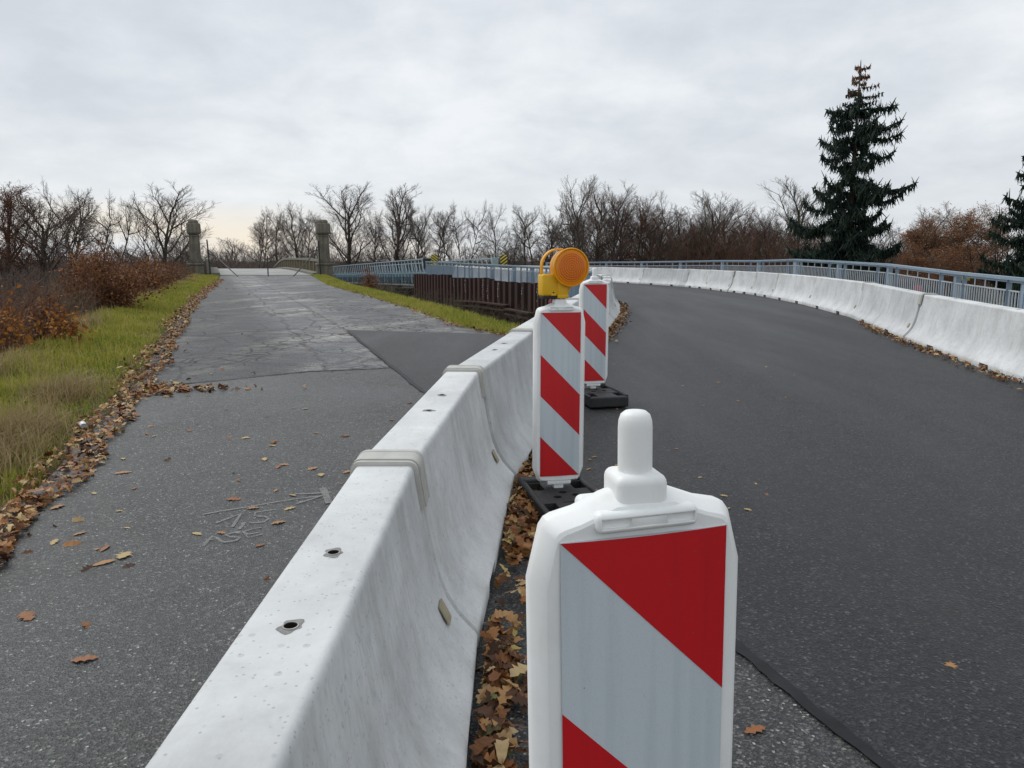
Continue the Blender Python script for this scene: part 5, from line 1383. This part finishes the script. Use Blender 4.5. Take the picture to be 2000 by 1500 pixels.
PR1 = [(120, 4, 4), (150, 16, 20), (180, 20, 38), (200, 26, 42), (222, 48, 62), (240, 62, 84), (262, 45, 78), (285, 88, 74), (312, 42, 84), (335, 48, 95), (352, 60, 124), (378, 95, 124), (400, 55, 100), (420, 100, 95), (450, 110, 92), (490, 112, 95), (540, 115, 100), (620, 110, 100)]
spruce(1668, 45, -3.0, PR1, 120, 'tall dark spruce with browned tip behind the railing', 5, at(1668, 178, 45).z + 3.0)
PR2 = [(220, 4, 4), (290, 24, 30), (318, 76, 60), (360, 60, 80), (405, 108, 100), (440, 90, 100), (480, 120, 110), (520, 118, 115), (600, 125, 120)]
spruce(2062, 40, -3.0, PR2, 200, 'dark spruce cut by the right picture edge', 9, 99)

# ------------------------------------------------------------------ bushes on the left bank
def bush(px, Y, top_py, wpx, label, mat, n, size, seed, group, name='copper_bush', stems=26):
    r = random.Random(seed); X = (px - 1000) / 1500 * Y; z0 = hill(X, Y) - .05; H = at(px, top_py, Y).z - z0; W = wpx / 1500 * Y
    o = tag(empty(name, (X, Y, z0)), label, 'bush' if 'bush' in name else 'sapling', group); st, tips = [], []
    for _ in range(stems):
        a = r.uniform(0, 6.28); sp = r.random() ** .6; end = Vector((math.cos(a) * W / 2 * sp, math.sin(a) * W / 2 * sp * .8, H * (1.02 - .42 * sp ** 2) * r.choice((r.uniform(.8, 1.02), r.uniform(.45, .85)))))
        p = Vector((r.gauss(0, .12), r.gauss(0, .12), 0)); prev = p
        for i in range(1, 7):
            s = i / 6; q = p.lerp(end, s) + Vector((0, 0, .18 * H * math.sin(math.pi * s))) * .5 + Vector((r.gauss(0, .03), r.gauss(0, .03), 0)); st.append((prev, q, .016 * (1.1 - s), .016 * (1 - s) + .002)); 
            for _ in range(5):
                d = Vector((r.gauss(0, 1), r.gauss(0, 1), r.gauss(.2, .8))).normalized(); e = q + d * r.uniform(.15, .5) * H * .32; st.append((q, e, .006, .002)); tips.append(e); tips.append(q.lerp(e, .5))
            prev = q
    V, F = tubes_np([list(s[0]) for s in st], [list(s[1]) for s in st], [s[2] for s in st], [s[3] for s in st], 3); link_mesh('stems', np_mesh('stems', V, F), o, M['twigr'])
    T = np.array([list(t) for t in tips]); T = T[T[:, 2] > .1 * H]; per = max(1, n // len(T))
    link_mesh('foliage', leaf_cloud('foliage', T, size, per, .12, M[mat]), o, M[mat]); return o
GB = 'copper bushes on the left bank'
bush(228, 20, 482, 215, 'large copper-leaved bush on the left bank beside the grass', 'copper', 7200, .036, 1, GB, stems=44)
bush(185, 21, 500, 120, 'lower left shoulder of copper leaves beside the large bush', 'copper', 4200, .042, 6, GB, stems=22)
bush(296, 29, 508, 110, 'copper bush right of the large one, halfway to the pillar', 'copper', 3400, .042, 2, GB)
bush(345, 42, 512, 90, 'reddish bush just before the left pillar', 'copper', 1300, .04, 3, GB)
GS = 'orange-leaved oak saplings on the left bank'
bush(4, 12, 540, 34, 'orange oak sapling at the left picture edge', 'orange', 150, .045, 4, GS, 'oak_sapling', 4)
bush(28, 11.5, 596, 70, 'low orange sapling below the one at the picture edge', 'orange', 260, .036, 5, GS, 'oak_sapling', 6)
bush(95, 13, 578, 85, 'russet sapling between the low orange one and the copper bush', 'copper', 700, .036, 7, GS, 'oak_sapling', 12)
bush(126, 12.5, 590, 36, 'small bright orange sapling at the edge of the straw grass', 'orange', 200, .045, 8, GS, 'oak_sapling', 5)
bush(723, 38, 524, 30, 'small reddish shrub on the right verge before the truss', 'copper', 500, .05, 11, 'shrub on the right verge', 'small_bush', 10)
